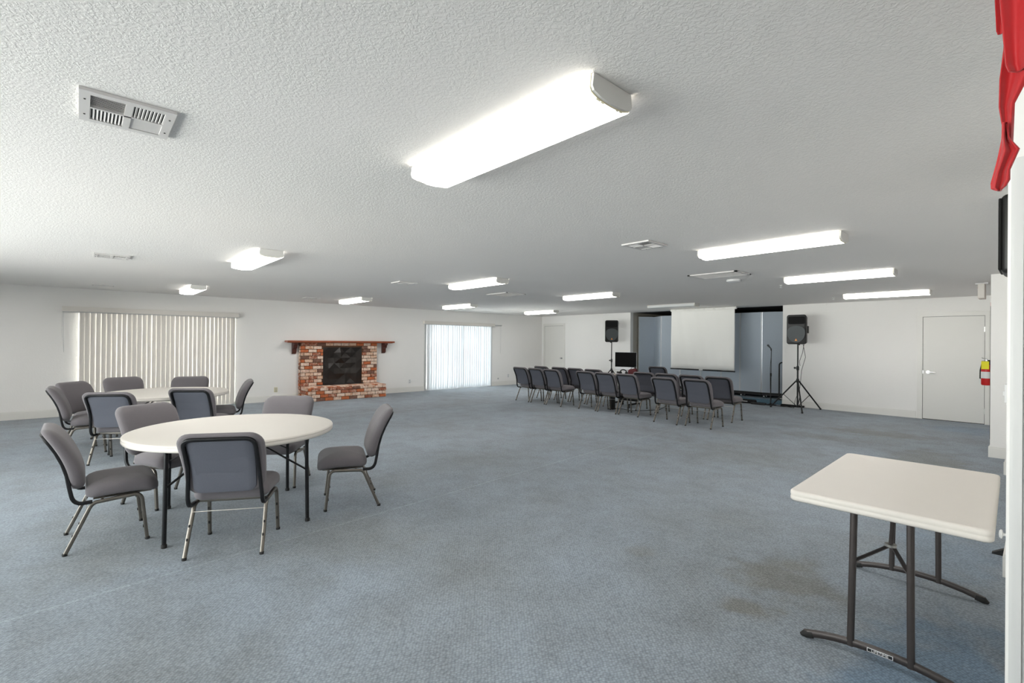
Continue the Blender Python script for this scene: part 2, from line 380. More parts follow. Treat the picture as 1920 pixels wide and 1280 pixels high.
# stage alcove
w = MB()
w.b2((OX0-T, YB+T, 0), (OX0, 15.4, H)); w.b2((OX1, YB+T, 0), (OX1+T, 15.4, H))
struct(w.build('wall_alcove', 'jamb'), 'brown grey side walls of the stage alcove', 'wall')
struct(MB().b2((OX0-T, 15.4, 0), (OX1+T, 15.5, H)).build('wall_stage_rear', 'black_cloth'), 'black rear wall of the stage alcove', 'wall')
struct(MB().b2((OX0-T, YB+T, H), (OX1+T, 15.5, H+0.1)).build('ceiling_alcove', 'black_cloth'), 'black ceiling inside the stage alcove', 'ceiling')
struct(MB().b2((OX0, YB+0.08, 0.0), (OX1, 15.4, 0.10)).build('floor_stage', 'stage_carpet'), 'low teal carpeted platform inside the stage alcove', 'floor')
# right wall, in steps
w = MB()
w.b2((-0.077, 2.3, 0), (XR+T, 2.42, H)); w.b2((XR, YN, 0), (XR+T, 2.3, H))
w.b2((-0.077, 2.42, 0), (0.05, 4.4, H)); w.b2((-0.145, 4.4, 0), (0.05, 7.92, H))
w.b2((-0.27, 7.92, 0), (0.05, 9.03, H)); w.b2((-0.455, 9.03, 0), (0.05, YB, H))
struct(w.build('wall_right', 'wall'), 'white right wall stepping back towards the far door', 'wall')
# rear wall behind the camera; its glazed doors are added for daylight fill
w = MB()
RX0, RX1 = -8.7, -1.1
w.b2((XL-T, YN-T, 0), (RX0, YN, H)); w.b2((RX1, YN-T, 0), (XR+T, YN, H)); w.b2((RX0, YN-T, 0), (RX1, YN, 0.1)); w.b2((RX0, YN-T, 2.3), (RX1, YN, H))
struct(w.build('wall_rear', 'wall'), 'white wall behind the photographer', 'wall')
wf = MB()
for i in range(9): x = RX0+(RX1-RX0-0.06)*i/8; wf.b2((x, YN-0.09, 0.1), (x+0.06, YN-0.03, 2.3))
wf.b2((RX0, YN-0.09, 0.1), (RX1, YN-0.03, 0.16)); wf.b2((RX0, YN-0.09, 2.24), (RX1, YN-0.03, 2.3))
wo = struct(wf.build('window_added_fill', 'gloss'), 'unseen glazed doors behind the photographer, added for daylight fill', 'window')
MB().b2((RX0+.05, YN-0.065, 0.15), (RX1-.05, YN-0.06, 2.25)).build('glass', 'glass', wo)
# baseboards
def baseboard(name, segs, label):
    b = MB()
    for (x0, y0, x1, y1, nx, ny) in segs:
        t = 0.016
        lo = (min(x0, x1, x0+nx*t, x1+nx*t), min(y0, y1, y0+ny*t, y1+ny*t)); hi = (max(x0, x1, x0+nx*t, x1+nx*t), max(y0, y1, y0+ny*t, y1+ny*t))
        b.b2((*lo, 0), (*hi, 0.125))
        t = 0.009
        lo = (min(x0, x1, x0+nx*t, x1+nx*t), min(y0, y1, y0+ny*t, y1+ny*t)); hi = (max(x0, x1, x0+nx*t, x1+nx*t), max(y0, y1, y0+ny*t, y1+ny*t))
        b.b2((*lo, 0.125), (*hi, 0.145))
    return struct(b.build(name, 'trim'), label, 'baseboard')
baseboard('baseboard_left', [(XL, YN, XL, D1[0], 1, 0), (XL, D1[1], XL, 4.03, 1, 0), (XL, 6.12, XL, D2[0]-0.06, 1, 0), (XL, D2[1]+0.06, XL, YB, 1, 0)], 'white baseboard along the left wall')
baseboard('baseboard_back', [(-11.27, YB, OX0, YB, 0, -1), (OX1, YB, -1.72, YB, 0, -1)], 'white baseboard along the end wall')
baseboard('baseboard_right', [(-0.455, YB, -0.455, 9.03, -1, 0), (-0.471, 9.03, -0.27, 9.03, 0, -1), (-0.27, 9.03, -0.27, 7.92, -1, 0), (-0.286, 7.92, -0.145, 7.92, 0, -1),
                               (-0.145, 7.92, -0.145, 4.4, -1, 0)], 'white baseboard on the right wall corners')
# doors
def door(name, x0, x1, top, label, handle, hx, hinges=None, knobz=0.95):
    b = MB().b2((x0, YB-0.012, 0.012), (x1, YB-0.001, top))
    o = struct(b.build(name, 'door'), label, 'door')
    c = MB()
    for a, t in ((0.0, 0.03), (0.03, 0.022), (0.055, 0.014)):
        wd = 0.085-a
        for (xa, xb) in ((x0-wd-0.006, x0-0.006), (x1+0.006, x1+wd+0.006)): pass
    for k, (wd, t) in enumerate(((0.085, 0.014), (0.06, 0.022), (0.03, 0.017))):
        c.b2((x0-wd-0.006, YB-t, 0), (x0-0.006, YB, top+0.006+wd)); c.b2((x1+0.006, YB-t, 0), (x1+wd+0.006, YB, top+0.006+wd)); c.b2((x0-0.006, YB-t, top+0.006), (x1+0.006, YB, top+0.006+wd))
    c.build('door_frame', 'trim', o)
    MB().b2((x0, YB-0.006, 0), (x1, YB-0.0005, 0.012)).b2((x0-0.006, YB-0.004, 0), (x0, YB-0.0005, top+.006)).b2((x1, YB-0.004, 0), (x1+0.006, YB-0.0005, top+.006)).b2((x0, YB-0.004, top), (x1, YB-0.0005, top+.006)).build('door_gap', 'vent_dark', o)
    h = MB()
    if handle == 'lever':
        h.lathe([(0.032, -0.006), (0.032, 0.0), (0.012, 0.004), (0.012, -0.05)], (hx, YB-0.014, knobz), 20, ax='Y')
        h.tube([(hx, YB-0.06, knobz), (hx+0.05, YB-0.062, knobz), (hx+0.12, YB-0.058, knobz-0.004)], circ(0.010, 8))
        h.b2((x0-0.004, YB-0.018, knobz-0.03), (x0+0.006, YB-0.010, knobz+0.03))
    else:
        h.lathe([(0.03, 0.0), (0.03, -0.006), (0.01, -0.012), (0.012, -0.035), (0.027, -0.045), (0.027, -0.065), (0.012, -0.072)], (hx, YB-0.012, knobz), 20, ax='Y')
    h.build('door_handle', 'chrome', o, 40)
    for z in hinges or ():
        MB().b2((x1-0.008, YB-0.02, z-0.05), (x1+0.012, YB-0.010, z+0.05)).build('hinge', 'wire', o)
    return o
door('door_1', -12.25, -11.36, 2.08, 'plain white door in the far left corner of the end wall', 'knob', -11.42, knobz=0.93)
door('door_2', -1.61, -0.72, 2.06, 'plain white door with lever handle at the right of the end wall', 'lever', -1.53, hinges=(1.80, 0.25))
# near doorway casing and panel on the right
d3 = struct(MB().b2((0.0, 2.285, 0.01), (0.85, 2.299, 2.02)).build('door_3', 'door'), 'white door at the right edge of the picture', 'door')
c = MB()
for a, b_, t in ((-0.069, -0.03, 0.012), (-0.062, -0.04, 0.022), (-0.03, 0.0, 0.018)):
    c.b2((a, 2.3-t, 0), (b_, 2.3, 2.03)); c.b2((a, 2.3-t, 2.03-0.0), (0.9, 2.3, 2.03+(0.0-a)))
c.build('door_frame', 'gloss', d3)

# sliding glass doors behind the blinds
def slider(name, D, label):
    f = MB(); y0, y1, t = D
    for ya, yb in ((y0, y0+0.05), (y1-0.05, y1), ((y0+y1)/2-0.018, (y0+y1)/2+0.018)): f.b2((XL-0.10, ya, 0.0), (XL-0.05, yb, t))
    f.b2((XL-0.10, y0, t-0.05), (XL-0.05, y1, t)); f.b2((XL-0.10, y0, 0), (XL-0.05, y1, 0.05))
    o = struct(f.build(name, 'gloss'), label, 'window')
    MB().b2((XL-0.08, y0+0.04, 0.04), (XL-0.075, y1-0.04, t-0.04)).build('glass', 'glass', o)
slider('window_1', D1, 'glazed sliding door behind the wide cream blind')
slider('window_2', D2, 'glazed sliding door behind the bright white blind')
def blind(name, loc, y0, y1, v0, v1, n, ang, vm, vw, hm, label, zt=2.085):
    o = thing(name, loc, 0, label, 'blind')
    L = lambda y: y-loc[1]
    MB().b2((0.01, L(y0), zt-0.095), (0.105, L(y1), zt)).build('valance', hm, o)
    MB().b2((0.03, L(y0)+0.01, zt-0.11), (0.08, L(y1)-0.01, zt-0.09)).build('track', 'grey_plate', o)
    base = None
    for i in range(n):
        y = v0+(v1-v0)*(i+0.5)/n
        if base is None:
            b = MB(); k = 5; top, bot = zt-0.10, 0.025
            V = []
            for z in (bot, top):
                for j in range(k+1):
                    u = (j/k-0.5)*vw; V.append((0.008*(1-(2*j/k-1)**2), u, z))
            for z in (bot, top):
                for j in range(k+1):
                    u = (j/k-0.5)*vw; V.append((0.008*(1-(2*j/k-1)**2)-0.001, u, z))
            q = k+1; F = []
            for j in range(k): F += [(j, j+1, q+j+1, q+j), (2*q+j+1, 2*q+j, 3*q+j, 3*q+j+1), (j, 2*q+j, 2*q+j+1, j+1), (q+j+1, 3*q+j+1, 3*q+j, q+j)]
            F += [(0, q, 3*q, 2*q), (k, 2*q+k, 3*q+k, q+k)]
            base = b.add(V, F).build('vane', vm, o, 60)
            c = base
        else:
            c = base.copy(); COL.objects.link(c)
        c.location = (0.055, L(y), 0); c.rotation_euler = (random.uniform(-.002, .002), 0, math.radians(ang+random.uniform(-1, 1)*(5 if abs(ang) < 30 else 10)))
    return o
b1 = blind('vertical_blind', (XL, 1.3, 0), -0.25, 2.70, 0.0, 2.63, 33, 11, 'vane_cream', 0.089, 'ivory_rail' if False else 'vane_cream', 'wide cream vertical blind behind the round tables')
MB().tube([(0.09, -1.53, 1.99), (0.092, -1.53, 1.6), (0.09, -1.52, 1.22)], circ(0.0035, 6)).tube([(0.09, -1.545, 1.99), (0.092, -1.55, 1.6), (0.09, -1.52, 1.22)], circ(0.0025, 6)).build('pull_cord', 'grey_plate', b1)
b2_ = blind('vertical_blind', (XL, 9.0, 0), 7.62, 10.36, 7.74, 10.22, 29, -50, 'vane_white', 0.089, 'vane_cream', 'sunlit white vertical blind to the right of the fireplace', zt=2.10)
MB().b2((0.02, 1.36, 2.03), (0.06, 1.70, 2.06)).build('track_end', 'grey_plate', b2_)
MB().tube([(0.05, 1.66, 2.03), (0.055, 1.66, 1.5), (0.05, 1.655, 1.1)], circ(0.003, 6)).build('pull_cord', 'grey_plate', b2_)
# frame strips at the sides of the right blind
struct(MB().b2((XL, D2[0]-0.06, 0), (XL+0.02, D2[0], 2.04)).b2((XL, D2[1], 0), (XL+0.02, D2[1]+0.06, 2.04)).build('trim_1', 'grey_plate'), 'grey side frames of the sunlit sliding door', 'trim')

# outlets
def outlet(y, z, m, label, w=0.072, h=0.115):
    o = thing('wall_outlet', (XL, y, z), 0, label, 'outlet')
    MB().rbox((0.004, 0, 0), (0.008, w, h), 0.003).build('cover_plate', m, o)
    for q in (0.026, -0.026): MB().rbox((0.009, 0, q), (0.005, 0.034, 0.028), 0.002).build('socket', 'grey_plate', o)
outlet(3.53, 0.28, 'ivory', 'ivory wall outlet left of the fireplace')
outlet(7.19, 0.31, 'white_plate', 'white wall outlet between fireplace and sunlit blind')
outlet(11.06, 0.32, 'white_plate', 'white wall outlet near the far left corner')
o = thing('cable_socket', (XL, 10.6, 0.24), 0, 'small round white cable socket right of the sunlit blind', 'socket')
MB().lathe([(0.03, 0), (0.03, 0.006), (0.012, 0.012), (0.01, 0.02)], n=16, ax='X').build('cover_plate', 'grey_plate', o, 40)

# ------------------------------------------------------------------ fireplace
FX = XL+0.10   # brick face
def bricks(mb, axis, face, u0, u1, z0, z1, hole=None, ch=0.0846, bl=0.205, depth=0.02, sgn=1):
    nz = max(1, round((z1-z0)/ch)); ch = (z1-z0)/nz; rnd = random.Random(int(u0*100)+int(z0*10))
    for r in range(nz):
        za, zb = z0+r*ch+0.006, z0+(r+1)*ch-0.006
        u = u0-(bl/2 if r % 2 else 0)+rnd.uniform(-.02, .02)
        while u < u1-0.01:
            a, b = max(u, u0)+0.006, min(u+bl, u1)-0.006; u += bl
            segs = [(a, b)]
            if hole and zb > hole[2]+0.01 and za < hole[3]-0.01:
                segs = [(a, min(b, hole[0]-0.004)), (max(a, hole[1]+0.004), b)]
            for a_, b_ in segs:
                if b_-a_ < 0.03: continue
                mi = rnd.choices([1, 2, 3, 4, 5], [38, 22, 16, 15, 9])[0]; d = depth+rnd.uniform(-.003, .004)
                if axis == 'x': c, s = (face+sgn*d/2, (a_+b_)/2, (za+zb)/2), (d, b_-a_, zb-za)
                elif axis == 'y': c, s = ((a_+b_)/2, face+sgn*d/2, (za+zb)/2), (b_-a_, d, zb-za)
                mb.rbox(c, s, 0.005, 0, mi, 1)
BM = ['mortar', 'brick0', 'brick1', 'brick2', 'brick3', 'brick4']
fp = thing('fireplace', (XL, 5.07, 0), 0, 'brick fireplace with raised hearth on the left wall', 'fireplace')
oy = 5.07
Y0, Y1, HZ = 4.06, 6.10, 0.335
f = MB()
h0, h1, hz1 = 4.62, 5.66, 1.31
f.b2((0.0, Y0-oy+.004, 0), (0.10, h0-oy, 1.43)); f.b2((0, h1-oy, 0), (0.10, Y1-oy-.004, 1.43)); f.b2((0, h0-oy, hz1), (0.10, h1-oy, 1.43)); f.b2((0, h0-oy, 0), (0.10, h1-oy, HZ))
bricks(f, 'x', 0.10, Y0-oy, Y1-oy, HZ, 1.43, (h0-oy, h1-oy, HZ, hz1))
bricks(f, 'y', Y0-oy, 0.0, 0.12, 0.0, 1.43, sgn=-1, depth=0.012)
f.build('brick_face', BM, fp)
hx = 0.66
g = MB(); g.b2((0.1, Y0-oy+.01, 0), (hx-0.02, Y1-oy-.01, HZ-0.02))
bricks(g, 'x', hx-0.02, Y0-oy, Y1-oy, 0, HZ); bricks(g, 'y', Y0-oy+.01, 0.12, hx, 0, HZ, sgn=-1, depth=0.018); bricks(g, 'y', Y1-oy-.01, 0.12, hx, 0, HZ, sgn=1, depth=0.018)
rnd = random.Random(5)
nb = 26
for i in range(nb):
    a = Y0-oy+(Y1-Y0)*i/nb
    for (xa, xb) in ((0.125, 0.33), (0.34, 0.51), (0.52, hx)):
        g.rbox(((xa+xb)/2, a+(Y1-Y0)/nb/2, HZ-0.01), (xb-xa-.004, (Y1-Y0)/nb-0.008, 0.03), 0.004, 0, rnd.choice([1, 1, 2, 3, 4]), 1)
g.build('hearth', BM, fp)
# black sheet over the firebox: crumpled grid
N = 7; V = []; F = []; rnd = random.Random(11)
for i in range(N+1):
    for j in range(N+1):
        y = h0-oy+(h1-h0)*i/N; z = HZ+0.01+(hz1-HZ-0.01)*j/N
        edge = min(i, j, N-i, N-j) == 0
        V.append((0.085+(0 if edge else rnd.uniform(-0.05, 0.04)+0.02*math.sin(y*9+z*7)), y, z))
for i in range(N):
    for j in range(N):
        a = i*(N+1)+j
        if (i+j) % 2: F += [(a, a+N+1, a+1), (a+1, a+N+1, a+N+2)]
        else: F += [(a, a+N+1, a+N+2), (a, a+N+2, a+1)]
mb = MB().add(V, F); sh = mb.build('black_sheet', 'tarp', fp)
sh['label'] = 'crumpled black plastic sheet covering the fire opening'
md = sh.modifiers.new('t', 'SOLIDIFY'); md.thickness = 0.004
MB().rbox((0.14, 0.0, HZ+0.012), (0.09, 1.25, 0.018), 0.006).build('sheet_hem', 'tarp', fp)
mt = MB(); mt.rbox((0.13, 5.14-oy, 1.455), (0.26, 2.84, 0.045), 0.008); mt.rbox((0.12, 5.14-oy, 1.428), (0.22, 2.74, 0.014), 0.004)
mt.build('mantel_shelf', 'wood', fp)
for y in (3.93, 6.33):
    prof = [(0, 1.42), (0.20, 1.42), (0.20, 1.38), (0.16, 1.36), (0.14, 1.30), (0.09, 1.27), (0.08, 1.19), (0.05, 1.15), (0, 1.14)]
    MB().prism(prof, y-oy-0.045, y-oy+0.045, lambda a, b, c: (a, c, b)).build('corbel', 'wood_dark', fp)

# ------------------------------------------------------------------ ceiling lights
def make_light(loc, label, lit=True):
    o = thing('ceiling_light', loc, 0, label, 'ceiling light', 'fluorescent wrap lights on the ceiling')
    Lh = 0.615; w = 0.125
    prof = [(-w, -0.018), (-w*1.0, -0.05), (-w*0.97, -0.066)]
    for i in range(9):
        t = -0.9+1.8*i/8; prof.append((t*w, -0.068-0.016*(1-t*t)))
    prof += [(w*0.97, -0.066), (w, -0.05), (w, -0.018)]
    n = len(prof); V = [(x, y, z) for x in (-Lh, Lh) for y, z in prof]+[(x, y*0.985, z+0.003) for x in (-Lh, Lh) for y, z in prof]
    F = []
    for i in range(n-1): F += [(i, i+1, n+i+1, n+i), (2*n+i, 3*n+i, 3*n+i+1, 2*n+i+1)]
    F += [(i, 2*n+i, 2*n+i+1, i+1) for i in range(n-1)]+[(n+i, n+i+1, 3*n+i+1, 3*n+i) for i in range(n-1)]
    F += [(0, n, 3*n, 2*n), (n-1, 3*n-1, 4*n-1, 2*n-1)]
    mb = MB().add(V, F)
    for k, q in enumerate(mb.f):
        if k < 2*(n-1) and (k//2 in (0, 1, n-3, n-2)): mb.m[k] = 1
        if k >= 2*(n-1): mb.m[k] = 1
    mb.build('lens', ['lens', 'lens_side'] if lit else 'lens_off', o, 40)
    MB().b2((-Lh+0.01, -w*0.86, -0.03), (Lh-0.01, w*0.86, -0.0005)).build('housing', 'lamp_metal', o)
    for s in (-1, 1):
        e = [(-w*0.92, -0.002), (-w*0.97, -0.05), (-w*0.9, -0.063)]+[(t*w, -0.066-0.013*(1-t*t)) for t in (-.6, -.3, 0, .3, .6)]+[(w*0.9, -0.063), (w*0.97, -0.05), (w*0.92, -0.002)]
        q = MB().prism(e, s*(Lh-0.004), s*(Lh+0.014), lambda a, b, c: (c, a, b)).build('end_cap', 'lamp_metal', o)
        rim = [(a*1.02, b*1.06) for a, b in e]
        MB().prism(rim, s*(Lh-0.006), s*(Lh+0.003), lambda a, b, c: (c, a, b)).build('cap_rim', 'lamp_cream', q)
    return o
lights = [((-1.70, 1.465), 'large lit ceiling light closest to the camera'),
          ((-6.12, 1.51), 'lit ceiling light over the carpet right of the front round table'),
          ((-10.63, 1.555), 'lit ceiling light in front of the wide cream blind'),
          ((-1.76, 4.85), 'nearest lit ceiling light in the right hand row'),
          ((-6.06, 4.71), 'lit ceiling light beside the pair of small vents, mid room'),
          ((-10.62, 4.70), 'lit ceiling light above the fireplace'),
          ((-1.86, 7.62), 'second lit ceiling light in the right hand row'),
          ((-6.04, 7.55), 'lit ceiling light above the left half of the chair rows'),
          ((-10.25, 7.40), 'lit ceiling light left of the sunlit blind top'),
          ((-1.90, 10.84), 'farthest lit ceiling light in the right hand row, before the white door'),
          ((-10.30, 10.50), 'lit ceiling light nearest the far left corner'),
          ((-10.62, -1.72), 'lit ceiling light off the left edge of the picture'),
          ((-6.12, -1.72), 'lit ceiling light behind the photographer, middle'),
          ((-1.70, -1.72), 'lit ceiling light behind the photographer, right')]
L0 = None
for (x, y), lab in lights:
    if L0 is None: L0 = make_light((x, y, H), lab)
    else: dup(L0, (x, y, H), 0, lab)
make_light((-6.05, 10.75, H), 'unlit ceiling light in front of the projection screen', False)

# ------------------------------------------------------------------ vents
def register(x0, x1, y0, y1, label):
    cx, cy = (x0+x1)/2, (y0+y1)/2; w, d = abs(x1-x0), abs(y1-y0)
    o = thing('ceiling_vent', (cx, cy, H), 0, label, 'vent', 'square four-way vents in the ceiling')
    iw, id_ = w*0.80, d*0.78
    MB().b2((-iw/2, -id_/2, -0.004), (iw/2, id_/2, -0.001)).build('duct_backing', 'vent_dark', o)
    f = MB(); z0, z1 = -0.014, -0.001
    f.b2((-w/2, -d/2, z0), (w/2, -id_/2, z1)); f.b2((-w/2, id_/2, z0), (w/2, d/2, z1)); f.b2((-w/2, -id_/2, z0), (-iw/2, id_/2, z1)); f.b2((iw/2, -id_/2, z0), (w/2, id_/2, z1))
    f.b2((-iw/2, -0.012, z0), (iw/2, 0.012, z1)); f.b2((-0.006, -id_/2, z0), (0.006, id_/2, z1))
    f.build('frame', 'vent', o)
    # chunky vertical openings: -x/-y quadrant and +x/+y quadrant
    for qx, qy in ((-1, -1), (1, 1)):
        s = MB(); a, b = sorted((qx*0.006, qx*iw/2)); c0, c1 = sorted((qy*0.012, qy*id_/2)); n = 9
        for i in range(n+1):
            y = c0+(c1-c0)*i/n
            R = Matrix.Rotation(0.6*qy, 3, 'X')
            s.box(((a+b)/2, y, -0.009), (b-a, 0.0075, 0.004), mat4=R)
        s.build('slats', 'vent', o)
    for qx, qy in ((1, -1), (-1, 1)):
        s = MB(); a, b = sorted((qx*0.006, qx*iw/2)); c0, c1 = sorted((qy*0.012, qy*id_/2)); n = 10
        for i in range(n):
            x = a+(b-a)*(i+0.5)/n
            R = Matrix.Rotation(-0.15 if qx < 0 else 0.25, 3, 'Y')
            s.box((x, (c0+c1)/2, -0.009), (0.0115 if qx < 0 else 0.006, c1-c0, 0.0015), mat4=R)
        s.build('slats', 'vent', o)
    s = MB()
    for a in (-0.5, 0.5):
        for b in (-0.25, 0.25): s.lathe([(0.004, 0), (0.003, -0.003)], (b*w, a*d*0.89, z0), 8)
    s.build('screws', 'vent_dark', o)
    return o
register(-2.80, -2.46, -0.01, 0.30, 'ceiling vent closest to the camera, upper left')
register(-7.40, -7.09, 0.11, 0.43, 'ceiling vent above the two round tables, mid distance')
register(-11.40, -11.09, 0.15, 0.46, 'ceiling vent nearest the wide cream blind')
register(-7.15, -6.86, 3.78, 4.10, 'ceiling vent left of the mid-room light')
register(-2.75, -2.45, 3.91, 4.25, 'ceiling vent left of the nearest light in the right hand row')
register(-11.20, -10.9, 3.72, 4.02, 'ceiling vent left of the light above the fireplace')
def return_grille(x0, x1, y0, y1, label, m):
    cx, cy = (x0+x1)/2, (y0+y1)/2; w, d = x1-x0, y1-y0
    o = thing('return_grille', (cx, cy, H), 0, label, 'vent', 'large return air grilles in the ceiling')
    MB().b2((-w/2+.03, -d/2+.03, -0.006), (w/2-.03, d/2-.03, -0.001)).build('filter', m, o)
    f = MB()
    f.b2((-w/2, -d/2, -0.016), (w/2, -d/2+0.035, -0.001)); f.b2((-w/2, d/2-0.035, -0.016), (w/2, d/2, -0.001)); f.b2((-w/2, -d/2, -0.016), (-w/2+0.035, d/2, -0.001)); f.b2((w/2-0.035, -d/2, -0.016), (w/2, d/2, -0.001))
    f.build('frame', 'vent', o)
    s = MB(); n = 16
    for i in range(n): s.box((0, -d/2+0.04+(d-0.08)*(i+0.5)/n, -0.010), (w-0.07, 0.014, 0.002), mat4=Matrix.Rotation(0.6, 3, 'X'))
    s.build('slats', 'vent', o)
return_grille(-7.49, -6.88, 6.06, 6.58, 'grey return grille in the ceiling right of the mid-room light', 'vent_grey')
return_grille(-3.34, -2.66, 6.33, 6.79, 'white return grille in the ceiling beside the smoke detector', 'vent_dark')
o = thing('smoke_detector', (-3.08, 7.23, H), 0, 'round white smoke detector on the ceiling', 'smoke detector')
MB().lathe([(0.095, -0.0005), (0.10, -0.012), (0.098, -0.03), (0.07, -0.042), (0.0, -0.044)], n=32).build('cover', 'white_plate', o, 40)
for (x, y, lab) in ((-2.82, 8.39, 'small ceiling sprinkler left of the second right-row light'), (-2.81, 11.25, 'small ceiling sprinkler left of the farthest right-row light')):
    o = thing('sprinkler', (x, y, H), 0, lab, 'sprinkler')
    MB().lathe([(0.03, -0.0005), (0.028, -0.005), (0.01, -0.008), (0.01, -0.02)], n=16).build('base', 'lamp_metal', o, 40)
    MB().tube([(-0.012, 0, -0.018), (-0.014, 0, -0.035), (0, 0, -0.045), (0.014, 0, -0.035), (0.012, 0, -0.018)], circ(0.003, 6)).lathe([(0.018, -0.045), (0.018, -0.048)], n=12).build('head', 'chrome', o, 40)
for (x, y, lab) in ((-3.28, 12.6, 'tiny ceiling hook above the right loudspeaker'), (-9.28, 12.4, 'tiny ceiling hook left of the left loudspeaker')):
    o = tag(MB().tube([(0, 0, -0.0005), (0, 0, -0.02), (0.012, 0, -0.035), (0, 0, -0.05), (-0.01, 0, -0.04)], circ(0.004, 6)).build('ceiling_hook', 'lamp_metal', loc=(x, y, H)), lab, 'hook')

# exit sign, edge on
o = thing('exit_sign', (-0.61, 10.2, H), 0, 'off-white exit sign hanging edge-on from the ceiling near the white door', 'sign')
MB().b2((-0.07, -0.08, -0.02), (0.07, 0.08, -0.0005)).build('canopy', 'white_plate', o)
MB().rbox((0, 0, -0.13), (0.075, 0.32, 0.22), 0.008).build('housing', 'plastic_top', o)
text_mesh('EXIT', 0.15, 'red', o, Matrix.Translation((-0.0385, 0, -0.13)) @ Matrix.Rotation(-PI/2, 4, 'Z') @ Matrix.Rotation(PI/2, 4, 'X'))
# fire extinguisher on the far right wall
ex = thing('fire_extinguisher', (-0.56, 10.3, 0.93), 0, 'red fire extinguisher with yellow tag beside the white door', 'fire extinguisher')
MB().lathe([(0.02, -0.05), (0.055, -0.045), (0.062, -0.03), (0.062, 0.20), (0.05, 0.25), (0.022, 0.28), (0.02, 0.31)], n=24).build('cylinder', 'red', ex, 40)
MB().lathe([(0.0635, 0.06), (0.0635, 0.16)], n=24).build('paper_label', 'white_plate', ex, 40)
MB().rbox((0, 0, 0.33), (0.03, 0.04, 0.05), 0.006).tube([(0, -0.01, 0.35), (-0.05, -0.04, 0.37)], rsq(0.008, 0.004)).tube([(0, -0.01, 0.33), (-0.05, -0.04, 0.325)], rsq(0.008, 0.004)).build('valve', 'chrome', ex, 40)
MB().tube([(0, 0.02, 0.33), (-0.05, 0.04, 0.30), (-0.07, 0.02, 0.18), (-0.07, 0, 0.05)], circ(0.009, 8)).build('hose', 'rubber', ex, 40)
MB().b2((-0.055, -0.072, 0.20), (0.03, -0.069, 0.32)).build('tag', 'yellow', ex)
MB().b2((0.0, -0.012, 0.12), (0.104, 0.012, 0.34)).build('wall_bracket', 'rubber', ex)
o = thing('extinguisher_sign', (-0.456, 10.3, 1.98), 0, 'narrow red sign seen edge-on above the fire extinguisher', 'sign')
MB().prism([(0, -0.10), (-0.065, 0), (0, 0.10)], -0.17, 0.17).build('panel', 'red', o)
tag(MB().tube([(0, 0, 2.05), (0, 0, 1.4), (0.0, 0, 0.16)], circ(0.006, 6)).build('extension_cord', 'rubber', loc=(-0.482, 9.6, 0)), 'thin black cord running down behind the right wall corner', 'cord')

# light switch plate, knob and speaker at the right edge
o = thing('light_switch', (-0.145, 4.5, 1.17), 0, 'white light switch seen edge-on at the right edge, above the folding table', 'switch')
MB().rbox((-0.007, 0, 0), (0.014, 0.075, 0.12), 0.003).build('cover_plate', 'white_plate', o)
MB().rbox((-0.017, 0, 0), (0.010, 0.02, 0.03), 0.002).build('toggle', 'white_plate', o)
o = thing('wall_bumper', (-0.077, 2.36, 0.83), 0, 'round white knob on the right doorway edge beside the folding table', 'knob')
MB().lathe([(0.004, 0.0), (0.005, -0.008), (0.014, -0.010), (0.016, -0.014), (0.010, -0.018), (0, -0.019)], n=20, ax='X').build('knob_head', 'gloss', o, 50)
sp = thing('wall_speaker', (-0.108, 3.45, 2.025), 0, 'black wall speaker partly hidden by the right doorway, below the red cloth', 'speaker')
MB().rbox((0.0, 0, 0), (0.055, 0.26, 0.385), 0.025, seg=4).build('cabinet', 'black', sp, 50)
MB().rbox((-0.030, 0, 0), (0.012, 0.24, 0.35), 0.005).build('grille', 'black_cloth', sp, 50)
MB().b2((0.02, -0.03, -0.03), (0.0305, 0.03, 0.03)).build('bracket', 'black', sp)
# black wedge on the floor
tag(MB().prism([(-0.068, 0.006), (-0.01, 0.045), (0.0, 0.045), (0.0, 0.0), (-0.068, 0.0)], -0.022, 0.022, lambda a, b, c: (a, c, b)).build('door_wedge', 'rubber', loc=(-0.163, 4.86, 0)), 'pointed black rubber wedge on the carpet behind the folding table', 'door wedge')

# ------------------------------------------------------------------ red cloth hanging from the ceiling by the doorway
def cloth(name, rows, yc, depth, folds, m, parent, ncol=26, phase=0.0):
    V = []; F = []; n = ncol
    zs = []
    R = []
    for k in range(len(rows)-1):
        a, b = rows[k], rows[k+1]
        for i in range(6): t = i/6; t = t*t*(3-2*t) if False else t; R.append([a[j]*(1-t)+b[j]*t for j in range(3)])
    R.append(list(rows[-1]))
    for i, (z, xl, xr) in enumerate(R):
        for j in range(n+1):
            u = j/n; x = xl+(xr-xl)*u
            y = yc+depth*math.sin(folds*2*PI*u+phase+0.9*math.sin(z*6))*(0.4+0.6*math.sin(PI*u))+0.25*depth*math.sin(z*23+u*5)
            V.append((x, y, z))
    for i in range(len(R)-1):
        for j in range(n): a = i*(n+1)+j; F.append((a, a+1, a+n+2, a+n+1))
    o = MB().add(V, F).build(name, m, parent, 180)
    md = o.modifiers.new('t', 'SOLIDIFY'); md.thickness = 0.003
    return o
kx = 0.837
rc = thing('red_cloth', (-0.06, 1.8, H), 0, 'bright red cloth draped from the ceiling at the top right corner', 'cloth')
def rr(l): return [(1.4748+(z-1.4748)*kx-H, xl*kx+0.06, xr*kx+0.06) for z, xl, xr in l]
cloth('drape_front', rr([(2.62, -0.094, 0.02), (2.43, -0.084, 0.0), (2.345, -0.077, -0.01), (2.32, -0.070, -0.012)]), -0.03, 0.012, 1.3, 'redcloth', rc)
cloth('drape_edge', rr([(2.62, -0.104, -0.07), (2.50, -0.101, -0.075), (2.468, -0.100, -0.08), (2.458, -0.096, -0.085)]), -0.01, 0.004, 0.8, 'redcloth', rc)
